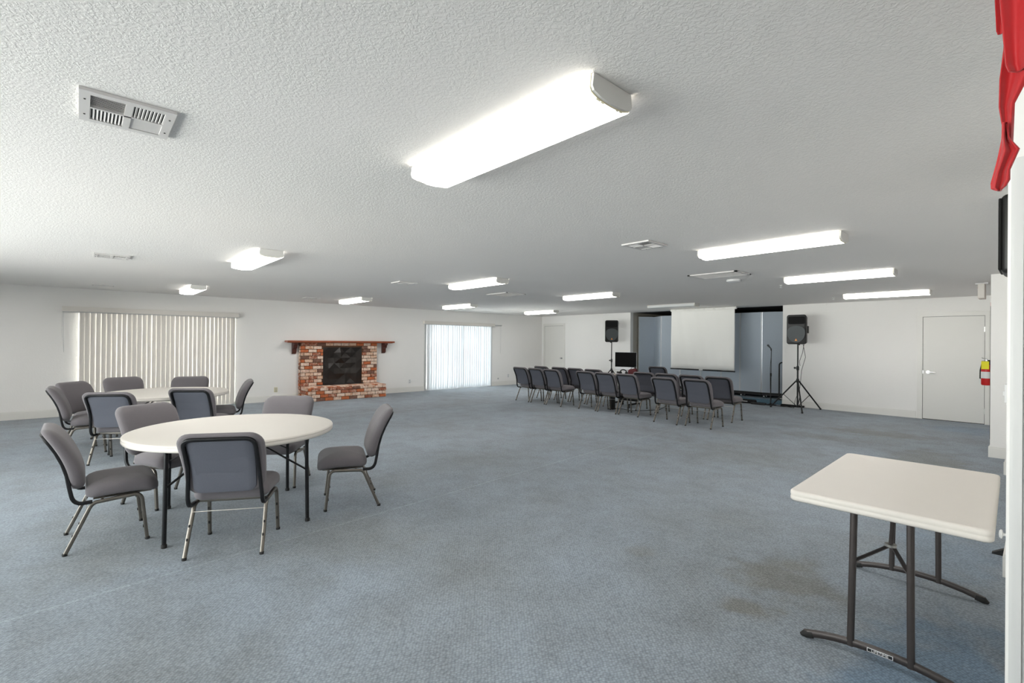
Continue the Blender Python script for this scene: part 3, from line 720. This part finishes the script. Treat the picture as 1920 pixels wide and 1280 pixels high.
cloth('drape_middle', rr([(2.50, -0.080, -0.01), (2.41, -0.084, -0.008), (2.32, -0.091, -0.02), (2.23, -0.091, -0.058), (2.16, -0.083, -0.060), (2.08, -0.075, -0.062), (2.04, -0.072, -0.064)]), 0.0, 0.012, 0.9, 'redcloth', rc, phase=1.0)
cloth('drape_tail', rr([(2.17, -0.083, -0.076), (2.12, -0.087, -0.068), (2.08, -0.093, -0.046), (2.05, -0.098, -0.056), (2.02, -0.104, -0.066), (1.99, -0.110, -0.066), (1.972, -0.109, -0.074), (1.963, -0.098, -0.084)]), -0.02, 0.010, 1.6, 'redcloth', rc, phase=2.0)

# ------------------------------------------------------------------ chairs
def make_chair():
    o = thing('stacking_chair', (0, 0, 0), 0, 'x', 'chair')
    # seat cushion
    def sm(u, v, h):
        z = 0.355+h+0.010*math.cos(v/0.21*PI/2)
        if v < -0.1: z += 0.0
        if v > 0.10: z -= 0.022*((v-0.10)/0.11)**2
        wd = 1.0-0.05*(0.5-(v/0.41+0.5)) if v < 0 else 1.0
        return (u*wd, 0.085+v, z)
    ol = rrect(0.495, 0.415, 0.075, m=5)
    prof = [(0.05, 0.0), (0.022, 0.002), (0.006, 0.012), (0.0, 0.03), (0.0, 0.058), (0.006, 0.076), (0.02, 0.090), (0.05, 0.101), (0.10, 0.109), (0.16, 0.113), (0.20, 0.114)]
    MB().layers(ol, prof, sm).build('seat', 'fabric', o, 80)
    # backrest: parameter h = height
    def yb(z): # front face of the backrest
        t = (z-0.43)/0.432
        return -0.128-0.02*t-0.145*t*t
    def bm_(u, v, h):  # v height about centre, h thickness forward
        z = 0.645+v
        wd = 1.0-0.06*(0.5-(v/0.475)) if v < 0 else 0.97
        wd = 0.92+0.08*min(1, max(0, (v+0.22)/0.30))
        return (u*wd, yb(z)-0.078+h+0.012*(u/0.25)**2*0, z)
    ol = rrect(0.525, 0.434, 0.085, m=7)
    prof = [(0.22, 0.022), (0.15, 0.022), (0.09, 0.018), (0.045, 0.012), (0.018, 0.010), (0.004, 0.020), (0.0, 0.038), (0.003, 0.060), (0.014, 0.076), (0.04, 0.088), (0.09, 0.094), (0.16, 0.097), (0.21, 0.098)]
    MB().layers(ol, prof, bm_).build('backrest', 'fabric', o, 80)
    def pm(u, v, h): z = 0.628+v; return (u*(0.97+0.03*min(1, max(0, (v+0.2)/0.30))), yb(z)-0.075+h, z)
    MB().layers(rrect(0.40, 0.385, 0.05, m=7), [(0.0, 0.022), (0.0, 0.004), (0.012, -0.001), (0.06, -0.003), (0.12, -0.003), (0.19, -0.003)], pm).build('back_panel', 'fabric_back', o, 60)
    sec = rsq(0.0115, 0.0115)
    # back frame : U on its head, from the seat rails up round the top
    def bp(x, z): return Vector((x, yb(z)-0.075-0.001, z))
    xr = 0.230
    side = [Vector((xr, -0.085, 0.338)), Vector((xr, -0.125, 0.337))]+arc((xr, -0.14, 0.337), (xr, -0.185, 0.342), (xr, -0.195, 0.40), 5)
    for z in (0.46, 0.54, 0.62, 0.70): side.append(Vector((xr-0.014*min(1, (z-0.40)/0.2), bp(0, z).y, z)))
    xt = xr-0.014
    top = arc(bp(xt, 0.76), bp(xt, 0.822), bp(xt-0.06, 0.824), 6)
    path = side+top; path = path+[Vector((-p.x, p.y, p.z)) for p in reversed(path)]
    MB().tube(path, sec).build('back_frame', 'darktube', o, 50)
    # seat rails with cross bars
    r = MB()
    for s in (-1, 1): r.tube([(s*xr, -0.075, 0.330), (s*xr, 0.04, 0.337), (s*xr, 0.145, 0.343)], sec)
    r.tube([(-xr, -0.03, 0.333), (xr, -0.03, 0.333)], circ(0.009, 8)).tube([(-xr, 0.10, 0.340), (xr, 0.10, 0.340)], circ(0.009, 8))
    r.b2((-0.20, -0.08, 0.344), (0.20, 0.25, 0.354))
    r.build('seat_frame', 'gunmetal', o, 50)
    MB().tube([(-xr, -0.115, 0.285), (xr, -0.115, 0.285)], circ(0.0028, 6)).build('stretcher', 'wire', o)
    for s in (-1, 1):
        pts = [Vector((s*0.237, -0.222, 0.012)), Vector((s*0.235, -0.16, 0.155)), Vector((s*xr, -0.105, 0.285))]+arc((s*xr, -0.10, 0.297), (s*xr, -0.088, 0.326), (s*xr, -0.06, 0.331), 4)
        l = MB().tube(pts, sec).build('leg', 'gunmetal', o, 50)
        MB().lathe([(0.0145, 0.0), (0.0155, 0.014), (0.0135, 0.018)], (s*0.237, -0.224, 0), 12).build('foot_cap', 'rubber', l, 40)
        b = MB()
        for z, y in ((0.20, -0.1415), (0.12, -0.176)): b.rbox((s*0.235, y-0.011, z), (0.012, 0.008, 0.02), 0.003)
        b.build('bumper', 'rubber', l)
        pts = arc((s*xr, 0.135, 0.343), (s*xr, 0.185, 0.346), (s*0.233, 0.192, 0.30), 6)+[Vector((s*0.236, 0.207, 0.15)), Vector((s*0.238, 0.222, 0.012))]
        l = MB().tube(pts, sec).build('leg', 'gunmetal', o, 50)
        MB().lathe([(0.0145, 0.0), (0.0155, 0.014), (0.0135, 0.018)], (s*0.238, 0.223, 0), 12).build('foot_cap', 'rubber', l, 40)
        b = MB()
        for z in (0.10, 0.21): b.rbox((s*0.236, 0.213-(z-0.1)*0.1-0.013, z), (0.012, 0.008, 0.02), 0.003)
        b.build('bumper', 'rubber', l)
    return o
T1 = (-4.56, 0.99); T2 = (-8.22, 0.90)
GA, GB, GC, GD = 'chairs around the front round table', 'chairs around the rear round table', 'front row of chairs', 'second row of chairs'
chairs = [
 (-3.915, 0.845, 61, 'grey padded chair at the front round table with its back to the camera', GA),
 (-4.67, 0.160, 0, 'grey padded chair left of the front round table, seen side-on facing right', GA),
 (-5.41, 0.61, -62, 'grey padded chair behind the left end of the front round table', GA),
 (-5.33, 1.55, -127, 'grey padded chair behind the front round table, nearest the fireplace', GA),
 (-4.285, 1.880, 159, 'grey padded chair pulled out right of the front round table, facing left', GA),
 (-7.50, 0.40, 60, 'grey padded chair at the rear round table, back to camera, on the left', GB),
 (-7.49, 1.22, 55, 'grey padded chair at the rear round table, dark back to camera, on the right', GB),
 (-9.64, 0.60, -75, 'grey padded chair behind the rear round table, left one before the cream blind', GB),
 (-9.21, 1.29, -107, 'grey padded chair behind the rear round table, right one before the cream blind', GB),
 (-8.34, 1.67, 170, 'grey padded chair at the right end of the rear round table, seen side-on facing left', GB),
 (-8.43, 0.05, -2, 'leftmost grey padded chair at the rear round table, seen side-on facing right', GB),
 (-9.03, 0.16, -40, 'grey padded chair just behind the leftmost one at the rear round table', GB)]
fr = [(-8.74, 8.49), (-8.20, 8.49), (-7.66, 8.47), (-6.72, 8.55), (-6.175, 8.52), (-5.64, 8.53), (-4.66, 8.28), (-4.06, 8.34)]
names = ['leftmost', 'second', 'third', 'fourth', 'fifth', 'sixth', 'seventh', 'rightmost']
for (x, y), nme in zip(fr, names):
    chairs.append((x, y, random.uniform(-2, 2), '%s grey chair of the front row facing the stage%s' % (nme, '' if nme in ('leftmost', 'rightmost') else ', counted from the left'), GC))
bk = [(-8.82, 9.32), (-8.20, 9.33), (-7.65, 9.32), (-7.10, 9.30), (-5.75, 9.33), (-5.21, 9.33), (-4.675, 9.33), (-4.13, 9.33)]
for (x, y), nme in zip(bk, names):
    chairs.append((x, y, random.uniform(-2, 2), '%s grey chair of the second row, behind the front row%s' % (nme, '' if nme in ('leftmost', 'rightmost') else ', counted from the left'), GD))
chairs.append((-6.96, 11.85, 4, 'lone grey chair between the second row and the stage', None))
c0 = make_chair(); first = True
for x, y, a, lab, g in chairs:
    if first:
        c0.location = (x, y, 0); c0.rotation_euler = (0, 0, math.radians(a)); c0['label'] = lab; c0['group'] = g; first = False
    else:
        c = dup(c0, (x, y, 0), math.radians(a), lab, g)
        if g is None: del c['group']

# ------------------------------------------------------------------ round tables
def round_table(cx, cy, rot, label):
    o = thing('round_table', (cx, cy, 0), math.radians(rot), label, 'table', 'white round folding tables')
    MB().lathe([(0.70, 0.690), (0.745, 0.690), (0.757, 0.694), (0.762, 0.703), (0.762, 0.715), (0.759, 0.722), (0.759, 0.726), (0.762, 0.730), (0.758, 0.738), (0.745, 0.742), (0.5, 0.742), (0.0, 0.742)], n=96).build('tabletop', 'plastic_top', o, 50)
    f = MB()
    for s in (-1, 1): f.tube([(-0.52, s*0.28, 0.68), (0.52, s*0.28, 0.68)], rsq(0.012, 0.010))
    for s in (-1, 1): f.tube([(s*0.44, -0.46, 0.672), (s*0.44, 0.46, 0.672)], rsq(0.013, 0.013))
    f.build('underframe', 'darktube', o, 50)
    for sx in (-1, 1):
        for sy in (-1, 1):
            l = MB().tube([(sx*0.475, sy*0.475, 0.012), (sx*0.45, sy*0.468, 0.672)], circ(0.0145, 14)).build('leg', 'darktube', o, 50)
            MB().lathe([(0.018, 0.0), (0.019, 0.02), (0.016, 0.025)], (sx*0.4755, sy*0.475, 0), 14).build('foot_cap', 'rubber', l, 40)
        br = MB()
        for sy in (-1, 1): br.tube([(sx*0.46, sy*0.468, 0.42), (sx*0.20, sy*0.10, 0.655)], rsq(0.012, 0.004))
        br.tube([(sx*0.20, -0.11, 0.66), (sx*0.20, 0.11, 0.66)], circ(0.008, 8)).build('brace', 'darktube', o, 50)
    return o
round_table(T1[0], T1[1], -8, 'white round folding table nearest the camera, with five chairs')
round_table(T2[0], T2[1], -20, 'white round folding table farther back, before the cream blind')

# ------------------------------------------------------------------ folding table at lower right
ft = thing('folding_table', (-0.505, 3.30, 0), math.radians(1.5), 'small white rectangular folding table with dark legs in the right foreground', 'table')
W2, L2 = 0.735, 1.235
MB().layers(rrect(W2, L2, 0.036, 8), [(0.03, 0.692), (0.006, 0.690), (0.0, 0.696), (0.0, 0.708), (0.0015, 0.712), (0.0015, 0.716), (0.0, 0.720), (0.0, 0.733), (0.004, 0.740), (0.012, 0.742), (0.022, 0.7405), (0.3, 0.7405)]).build('tabletop', 'plastic_top', ft, 50)
u = MB()
for s in (-1, 1): u.tube([(s*0.27, -0.50, 0.687), (s*0.27, 0.50, 0.687)], rsq(0.010, 0.012))
u.build('underframe', 'brownsteel', ft, 50)
for sy, yb_ in ((-1, -0.555), (1, 0.56)):
    MB().tube([(-0.25, yb_, 0.688), (0.25, yb_, 0.688)], rsq(0.012, 0.012)).build('top_bar', 'brownsteel', ft, 50)
    for sx in (-1, 1):
        l = MB().tube([(sx*0.112-0.003, yb_+sy*0.0, 0.045), (sx*0.104, yb_, 0.685)], rsq(0.0135, 0.0135), upv=(0, 1, 0)).build('leg', 'brownsteel', ft, 50)
    pts = []
    for i in range(15):
        t = -1+2*i/14; pts.append((t*0.305, yb_, 0.020+0.045*(1-abs(t)**2.2)))
    fo = MB().tube(pts, rsq(0.015, 0.012), upv=(0, 1, 0)).build('foot', 'brownsteel', ft, 50)
    for s in (-1, 1): MB().tube([(s*0.27, yb_, 0.026), (s*0.305, yb_, 0.018), (s*0.325, yb_, 0.006)], rsq(0.0165, 0.0135), upv=(0, 1, 0), scale=[1, 1, 0.4]).build('foot_cap', 'rubber', fo, 50)
    if sy < 0:
        pl = MB().b2((-0.048, yb_-0.0168, 0.055), (0.048, yb_-0.0150, 0.073)).build('name_plate', 'white_plate', fo)
        pl['label'] = 'small black and white name plate'
        MB().b2((-0.045, yb_-0.0175, 0.0575), (0.045, yb_-0.0166, 0.0705)).build('plate_field', 'black', pl) if False else None
        MB().b2((-0.0455, yb_-0.0174, 0.0573), (0.0455, yb_-0.0167, 0.0707)).build('plate_field', 'black', fo)
        text_mesh('LIFETIME', 0.0165, 'white_plate', fo, Matrix.Translation((0, yb_-0.0178, 0.064)) @ Matrix.Rotation(PI/2, 4, 'X'))
    br = MB(); a = yb_-sy*0.25
    for sx in (-1, 1): br.tube([(sx*0.105, yb_, 0.45), (sx*0.012, a, 0.475)], rsq(0.009, 0.004))
    br.tube([(0, a, 0.475), (0, a-sy*0.02, 0.52), (0, a-sy*0.12, 0.69)], rsq(0.009, 0.004))
    br.build('brace', 'brownsteel', ft, 50)
    rg = MB(); rg.lathe([(0.012, -0.006), (0.024, -0.006), (0.024, 0.006), (0.012, 0.006)], (0, a, 0.485), 20); rg.build('lock_ring', 'wire', ft, 40)

# ------------------------------------------------------------------ projection screen
ps = thing('projection_screen', (-6.09, 12.32, 1.6), 0, 'white pull-down projection screen hanging in front of the stage', 'screen')
n = 60; V = []; F = []
zt, zb = 2.435-1.6, 0.80-1.6
for j in range(13):
    for i in range(n+1):
        x = -0.875+1.75*i/n; z = zb+(zt-zb)*j/12
        V.append((x, 0.008*math.sin(x*9+z*1.3)*(1-j/12)+0.004*math.sin(x*23+z*4), z))
for j in range(12):
    for i in range(n): a = j*(n+1)+i; F.append((a, a+1, a+n+2, a+n+1))
sc = MB().add(V, F).build('screen_cloth', 'screen', ps, 180); md = sc.modifiers.new('t', 'SOLIDIFY'); md.thickness = 0.002
MB().rbox((0, 0, zb-0.015), (1.79, 0.03, 0.035), 0.01).build('weight_bar', 'darktube', ps, 50)
MB().rbox((0, -0.02, zb-0.012), (0.10, 0.02, 0.03), 0.006).build('pull_handle', 'white_plate', ps)
MB().rbox((0, 0.03, zt-0.03), (1.82, 0.07, 0.065), 0.02).build('roller_case', 'screen', ps)

# ------------------------------------------------------------------ acoustic panels on the stage
PT, PB, PZ = 2.32, 0.235, 0.10
def panel(p0, p1, label):
    x0, y0 = p0; x1, y1 = p1; L = math.hypot(x1-x0, y1-y0); a = math.atan2(y1-y0, x1-x0)
    o = thing('acoustic_panel', ((x0+x1)/2, (y0+y1)/2, PZ), a, label, 'panel', 'grey fabric partition panels on the stage')
    h = L/2-0.002
    MB().b2((-h+0.018, -0.02, PB-PZ), (h-0.018, 0.02, PT-PZ)).build('fabric_face', 'panel', o)
    for s in (-1, 1): MB().b2((s*h-s*0.018, -0.023, PB-PZ), (s*h, 0.023, PT-PZ)).build('edge_trim', 'alu', o)
    MB().b2((-h, -0.03, PB-PZ-0.075), (h, 0.03, PB-PZ)).build('base_rail', 'black', o)
    c = MB()
    for s in (-0.7,):
        for d in (-0.07, 0.07):
            c.tube([(s*h, 0, 0.065), (s*h+d*0.3, d, 0.05)], circ(0.012, 8)).lathe([(0.012, -0.016), (0.032, -0.014), (0.032, 0.014), (0.012, 0.016)], (s*h+d*0.3, d, 0.0322), 16, ax='X')
    c.build('caster', 'chrome', o, 40)
    return o
PY = 13.17
pts = [(-8.52, 13.08), (-8.23, 13.55), (-7.776, 13.17), (-7.146, PY), (-6.51, PY), (-5.93, PY), (-5.42, PY), (-4.88, PY), (-4.30, 13.30)]
pl = ['leftmost grey panel, angled, beside the alcove wall', 'narrow brightly lit angled grey panel, left of the screen', 'grey panel just left of the screen edge', 'grey panel behind the left half of the screen', 'grey panel behind the middle of the screen',
      'grey panel behind the right half of the screen', 'grey panel with the screen shadow, right of the screen', 'rightmost bluish grey panel behind the microphone stand']
for a, b, lab in zip(pts[:-1], pts[1:], pl): panel(a, b, lab)

# ------------------------------------------------------------------ loudspeakers on stands
def stand(x, y, rot, hz, label):
    o = thing('speaker_stand', (x, y, 0), rot, label, 'speaker stand', 'tripod speaker stands')
    MB().tube([(0, 0, 0.06), (0, 0, 0.95)], circ(0.0175, 14)).build('lower_tube', 'black', o, 50)
    MB().tube([(0, 0, 0.90), (0, 0, hz)], circ(0.0145, 14)).build('pole', 'black', o, 50)
    MB().lathe([(0.024, 0.62), (0.03, 0.63), (0.03, 0.70), (0.024, 0.71)], n=16).lathe([(0.022, 0.90), (0.028, 0.91), (0.028, 0.98), (0.02, 1.0)], n=16).lathe([(0.022, 0.07), (0.022, 0.11)], n=16).build('collar', 'black', o, 50)
    MB().tube([(-0.02, 0, 0.95), (-0.06, -0.01, 0.955)], circ(0.008, 8)).lathe([(0.022, -0.085), (0.022, -0.06)], (0, -0.01, 0.955), 8, ax='X').build('knob', 'black', o, 40)
    for k in range(3):
        a = math.radians(8+120*k); dx, dy = math.cos(a), math.sin(a); R = 0.58
        l = MB().tube([(dx*0.025, dy*0.025, 0.665), (dx*R, dy*R, 0.018)], rsq(0.013, 0.013)).build('leg', 'black', o, 50)
        MB().lathe([(0.018, 0), (0.020, 0.02), (0.015, 0.035)], (dx*R, dy*R, 0), 10).build('foot_cap', 'rubber', l, 40)
        MB().tube([(dx*0.02, dy*0.02, 0.09), (dx*R*0.52, dy*R*0.52, 0.335)], rsq(0.009, 0.004)).build('brace', 'black', o, 50)
    return o
def speaker(x, y, z, rot, label):
    o = thing('loudspeaker', (x, y, z), rot, label, 'loudspeaker', 'black loudspeakers on stands')
    w, h, d = 0.40, 0.66, 0.34   # front faces -Y
    # body: tapered towards the back
    def f(ins): return [(a, b) for a, b in rrect(w, h, 0.05)(ins)]
    def fn(u, v, q): k = 1-0.35*max(0, q)/d; return (u*k, q-d/2, h/2+v*(1-0.06*max(0, q)/d))
    MB().layers(f, [(0.03, 0.006), (0.01, 0.0), (0.0, 0.012), (0.0, 0.16), (0.004, 0.17), (0.0, 0.18), (0.0, 0.30), (0.02, 0.335), (0.06, 0.34)], fn).build('cabinet', 'black', o, 40)
    # woofer grille: rounded shield
    g = []
    for i in range(25):
        t = -0.95*PI+0*i
    for i in range(33):
        t = 2*PI*i/32
        g.append((0.178*math.cos(t), (0.20*math.sin(t) if math.sin(t) < 0 else 0.17*math.sin(t)**0.6 if math.sin(t) > 0 else 0)))
    g = g[:-1]
    MB().prism(g, -d/2-0.016, -d/2+0.004, lambda a, b, c: (a, c, b+0.24)).build('grille', 'grille', o, 50)
    # horn mouth
    MB().layers(rrect(0.33, 0.17, 0.03), [(0.0, -0.004), (0.02, 0.004), (0.06, 0.03), (0.075, 0.05)], lambda u, v, q: (u, -d/2+q-0.003, 0.535+v)).build('horn', 'black_cloth', o, 40)
    MB().prism([(-0.028, -0.024), (0.028, -0.024), (0, 0.03)], -d/2-0.020, -d/2-0.015, lambda a, b, c: (a, c, b+0.10)).prism([(-0.010, -0.014), (0.010, -0.014), (0, 0.012)], -d/2-0.023, -d/2-0.018, lambda a, b, c: (a, c, b+0.10), mi=1).build('badge', ['orange', 'yellow_pale'], o)
    MB().lathe([(0.03, -0.02), (0.03, 0.01)], (0, 0.0, 0), 16).build('pole_socket', 'black', o)
    MB().rbox((0.166, 0.06, 0.33), (0.02, 0.10, 0.16), 0.008).build('side_handle', 'rubber', o)
    return o
SX, SY = -3.70, 12.08
stand(SX, SY, YAW, 1.50, 'black tripod stand under the right loudspeaker')
speaker(SX+0.02, SY-0.02, 1.49, math.radians(1), 'black loudspeaker on a tripod right of the stage opening')
stand(-8.78, 12.03, YAW+0.4, 1.52, 'black tripod stand under the left loudspeaker, mostly hidden by chairs')
speaker(-8.78, 12.0, 1.51, math.radians(42), 'black loudspeaker on a tripod left of the stage opening')
tag(MB().tube([(-3.60, 12.16, 1.49), (-3.62, 12.13, 1.30), (-3.67, 12.09, 1.10), (-3.66, 12.10, 1.0)], circ(0.005, 6)).tube([(-3.63, 12.2, 1.49), (-3.58, 12.2, 1.2), (-3.64, 12.14, 0.9), (-3.67, 12.13, 0.5), (-3.80, 12.25, 0.2), (-3.86, 12.35, 0.008), (-4.0, 12.45, 0.008), (-4.2, 12.5, 0.008)], circ(0.005, 6)).build('speaker_cable', 'rubber'), 'thin black cable hanging from the right loudspeaker to the floor', 'cable')

# ------------------------------------------------------------------ microphone stand, hand rail, floor gear
ms = thing('microphone_stand', (-4.44, 12.56, 0), 0, 'thin black microphone stand at the right of the stage', 'microphone stand')
MB().lathe([(0.13, 0.0), (0.13, 0.012), (0.03, 0.03), (0.012, 0.05)], n=28).build('base', 'black', ms, 40)
MB().tube([(0, 0, 0.03), (0.005, 0, 0.75)], circ(0.012, 10)).build('lower_tube', 'black', ms, 50)
MB().tube([(0.005, 0, 0.72), (0.01, 0, 1.34)], circ(0.0085, 10)).build('pole', 'black', ms, 50)
MB().lathe([(0.018, 0.70), (0.018, 0.78)], (0.005, 0, 0), 12).build('clutch', 'rubber', ms)
MB().tube([(0.01, 0, 1.33), (0.0, 0, 1.38)], circ(0.014, 8)).build('clip', 'rubber', ms, 50)
mc = tag(MB().tube([(0, 0, 0), (-0.05, -0.03, 0.07)], circ(0.014, 12), scale=[0.8, 1.2]).tube([(-0.05, -0.03, 0.07), (-0.058, -0.035, 0.082), (-0.072, -0.043, 0.10), (-0.08, -0.047, 0.11)], circ(0.024, 14), scale=[0.7, 1, 1, 0.5]).build('microphone', 'grille', loc=(-4.425, 12.56, 1.365)), 'dark handheld microphone clipped to the top of its stand', 'microphone')
tag(MB().tube([(-4.42, 12.60, 0.012), (-4.35, 12.45, 0.008), (-4.1, 12.42, 0.008), (-3.95, 12.55, 0.008), (-3.75, 12.6, 0.008)], circ(0.006, 6)).tube([(-4.43, 12.575, 1.30), (-4.46, 12.57, 0.9), (-4.455, 12.58, 0.4), (-4.42, 12.60, 0.012)], circ(0.004, 6)).build('microphone_cable', 'rubber'), 'black microphone cable running down the stand to the floor', 'cable')
hr = thing('hand_truck', (-4.28, 12.98, 0.10), 0, 'black bent tube handle of a trolley behind the right stage wall', 'trolley')
MB().tube([(-0.11, 0, 0.02)]+[(-0.11, 0, 0.5), (-0.11, 0, 0.82)]+arc((-0.11, 0, 0.86), (-0.11, 0, 0.93), (-0.03, 0, 0.935), 6)+[(0.03, 0, 0.935)], circ(0.016, 10)).build('handle', 'black', hr, 50)
MB().lathe([(0.03, -0.015), (0.055, -0.012), (0.055, 0.012), (0.03, 0.015)], (-0.09, 0.0, 0.056), 20, ax='X').build('wheel', 'rubber', hr, 40)
MB().b2((-0.12, -0.06, 0.03), (0.03, 0.10, 0.05)).build('toe_plate', 'wire', hr)
bg_ = thing('gear_bag', (-4.98, 12.52, 0), 0.03, 'low black equipment bag on the floor in front of the stage step', 'bag')
MB().rbox((0, 0, 0.045), (0.42, 0.17, 0.09), 0.03).build('body', 'black_cloth', bg_, 50)
MB().rbox((-0.02, -0.086, 0.05), (0.12, 0.004, 0.02), 0.001).build('patch', 'grey_plate', bg_)
tag(MB().rbox((0, 0, 0.025), (0.34, 0.10, 0.05), 0.012).rbox((0.0, -0.02, 0.052), (0.26, 0.04, 0.01), 0.004).build('power_strip', 'black', loc=(-4.66, 12.40, 0)), 'flat black box on the floor beside the microphone stand base', 'power strip')
tag(MB().rbox((0, 0, 0.022), (0.50, 0.09, 0.044), 0.015).build('cable_cover', 'black_cloth', loc=(-3.98, 12.64, 0)), 'black cable bundle on the floor behind the right tripod', 'cable bundle')

# ------------------------------------------------------------------ computer desk between the second row and the stage
dk = thing('computer_desk', (-6.51, 9.47, 0), 0, 'small computer desk on casters standing in the gap of the second row', 'desk')
MB().rbox((0, 0, 0.745), (0.60, 0.56, 0.022), 0.006).build('desktop', 'desk', dk)
for s in (-1, 1):
    MB().tube([(s*0.24, 0.1, 0.10), (s*0.24, 0.1, 0.735)], rsq(0.025, 0.02)).build('post', 'black', dk, 50)
    MB().tube([(s*0.24, -0.24, 0.085), (s*0.24, 0.26, 0.085)], rsq(0.025, 0.018)).build('foot_rail', 'black', dk, 50)
    for t in (-0.22, 0.24): MB().tube([(s*0.24, t, 0.07), (s*0.24, t, 0.05)], circ(0.012, 8)).lathe([(0.015, -0.014), (0.031, -0.010), (0.031, 0.010), (0.015, 0.014)], (s*0.24, t, 0.0315), 18, ax='X').build('caster', 'rubber', dk, 40)
MB().rbox((0, 0.1, 0.16), (0.48, 0.03, 0.06), 0.005).build('crossbar', 'black', dk)
MB().rbox((0, 0.0, 0.22), (0.46, 0.30, 0.015), 0.004).build('lower_shelf', 'black', dk)
rz = math.radians(12)
mo = thing('desktop_computer', (-6.54, 9.52, 0.757), rz, 'all-in-one desktop computer with black screen and silver chin on the desk', 'computer')
MB().rbox((0, 0, 0.30), (0.53, 0.03, 0.42), 0.01).build('body', 'silver', mo)
MB().b2((-0.262, -0.0175, 0.165), (0.262, -0.0148, 0.507)).build('screen', 'monitor', mo)
MB().prism([(-0.10, 0.0), (0.10, 0.0), (0.07, 0.11), (-0.07, 0.11)], 0.03, 0.045, lambda a, b, c: (a, c, b)).rbox((0, 0.03, 0.005), (0.2, 0.18, 0.01), 0.004).build('stand', 'silver', mo)
for dx, dy, s, lab in ((-0.20, -0.20, 1, 'tiny black microphone left on the desk'), (-0.02, -0.22, 1.3, 'small dark webcam in the middle of the desk')):
    tag(MB().lathe([(0.03*s, 0), (0.03*s, 0.012), (0.008, 0.016), (0.008, 0.035)], n=16).rbox((0, 0, 0.05), (0.06*s, 0.035, 0.035), 0.01).build('desk_gadget', 'black', loc=(-6.54+dx, 9.47+dy, 0.757)), lab, 'gadget')
hb = thing('maroon_bag', (-6.27, 9.40, 0.757), 0.2, 'dark maroon bag on the right end of the computer desk', 'bag')
MB().layers(rrect(0.20, 0.12, 0.03), [(0.02, 0.0), (0.0, 0.012), (0.0, 0.10), (0.02, 0.13), (0.04, 0.14)], lambda u, v, h: (u, v, h+0.02*u/0.1*h/0.14)).build('body', 'maroon', hb, 50)
MB().tube(arc((-0.05, 0, 0.125), (0, 0, 0.22), (0.06, 0, 0.14), 8), circ(0.006, 6)).rbox((0.06, 0, 0.16), (0.03, 0.03, 0.06), 0.01).build('handle', 'black', hb)
tag(MB().tube([(0.09*math.cos(t), 0, 0.045+0.07*math.sin(t)) for t in [i*PI/10 for i in range(11)]], rsq(0.012, 0.005)).lathe([(0.03, -0.102), (0.036, -0.09), (0.036, -0.07), (0.03, -0.062)], (0, 0, 0.04), 16, ax='X').lathe([(0.03, 0.062), (0.036, 0.07), (0.036, 0.09), (0.03, 0.102)], (0, 0, 0.04), 16, ax='X').build('headphones', 'black', loc=(-6.44, 9.28, 0.757)), 'black headphones lying beside the maroon bag', 'headphones')
tw = thing('equipment_case', (-6.43, 8.86, 0), 0, 'narrow black upright case on the floor between the chair rows', 'case')
MB().rbox((0, 0, 0.20), (0.07, 0.12, 0.40), 0.012).build('body', 'black', tw)
MB().rbox((0, 0, 0.01), (0.09, 0.14, 0.02), 0.006).build('base', 'rubber', tw)
tag(MB().tube([(-6.45, 9.0, 0.006), (-6.3, 9.05, 0.006), (-6.1, 8.98, 0.006), (-5.9, 9.05, 0.006), (-5.7, 9.6, 0.006), (-5.9, 10.2, 0.006)], circ(0.006, 6)).build('floor_cable', 'rubber'), 'thin black cable on the carpet under the second row', 'cable')
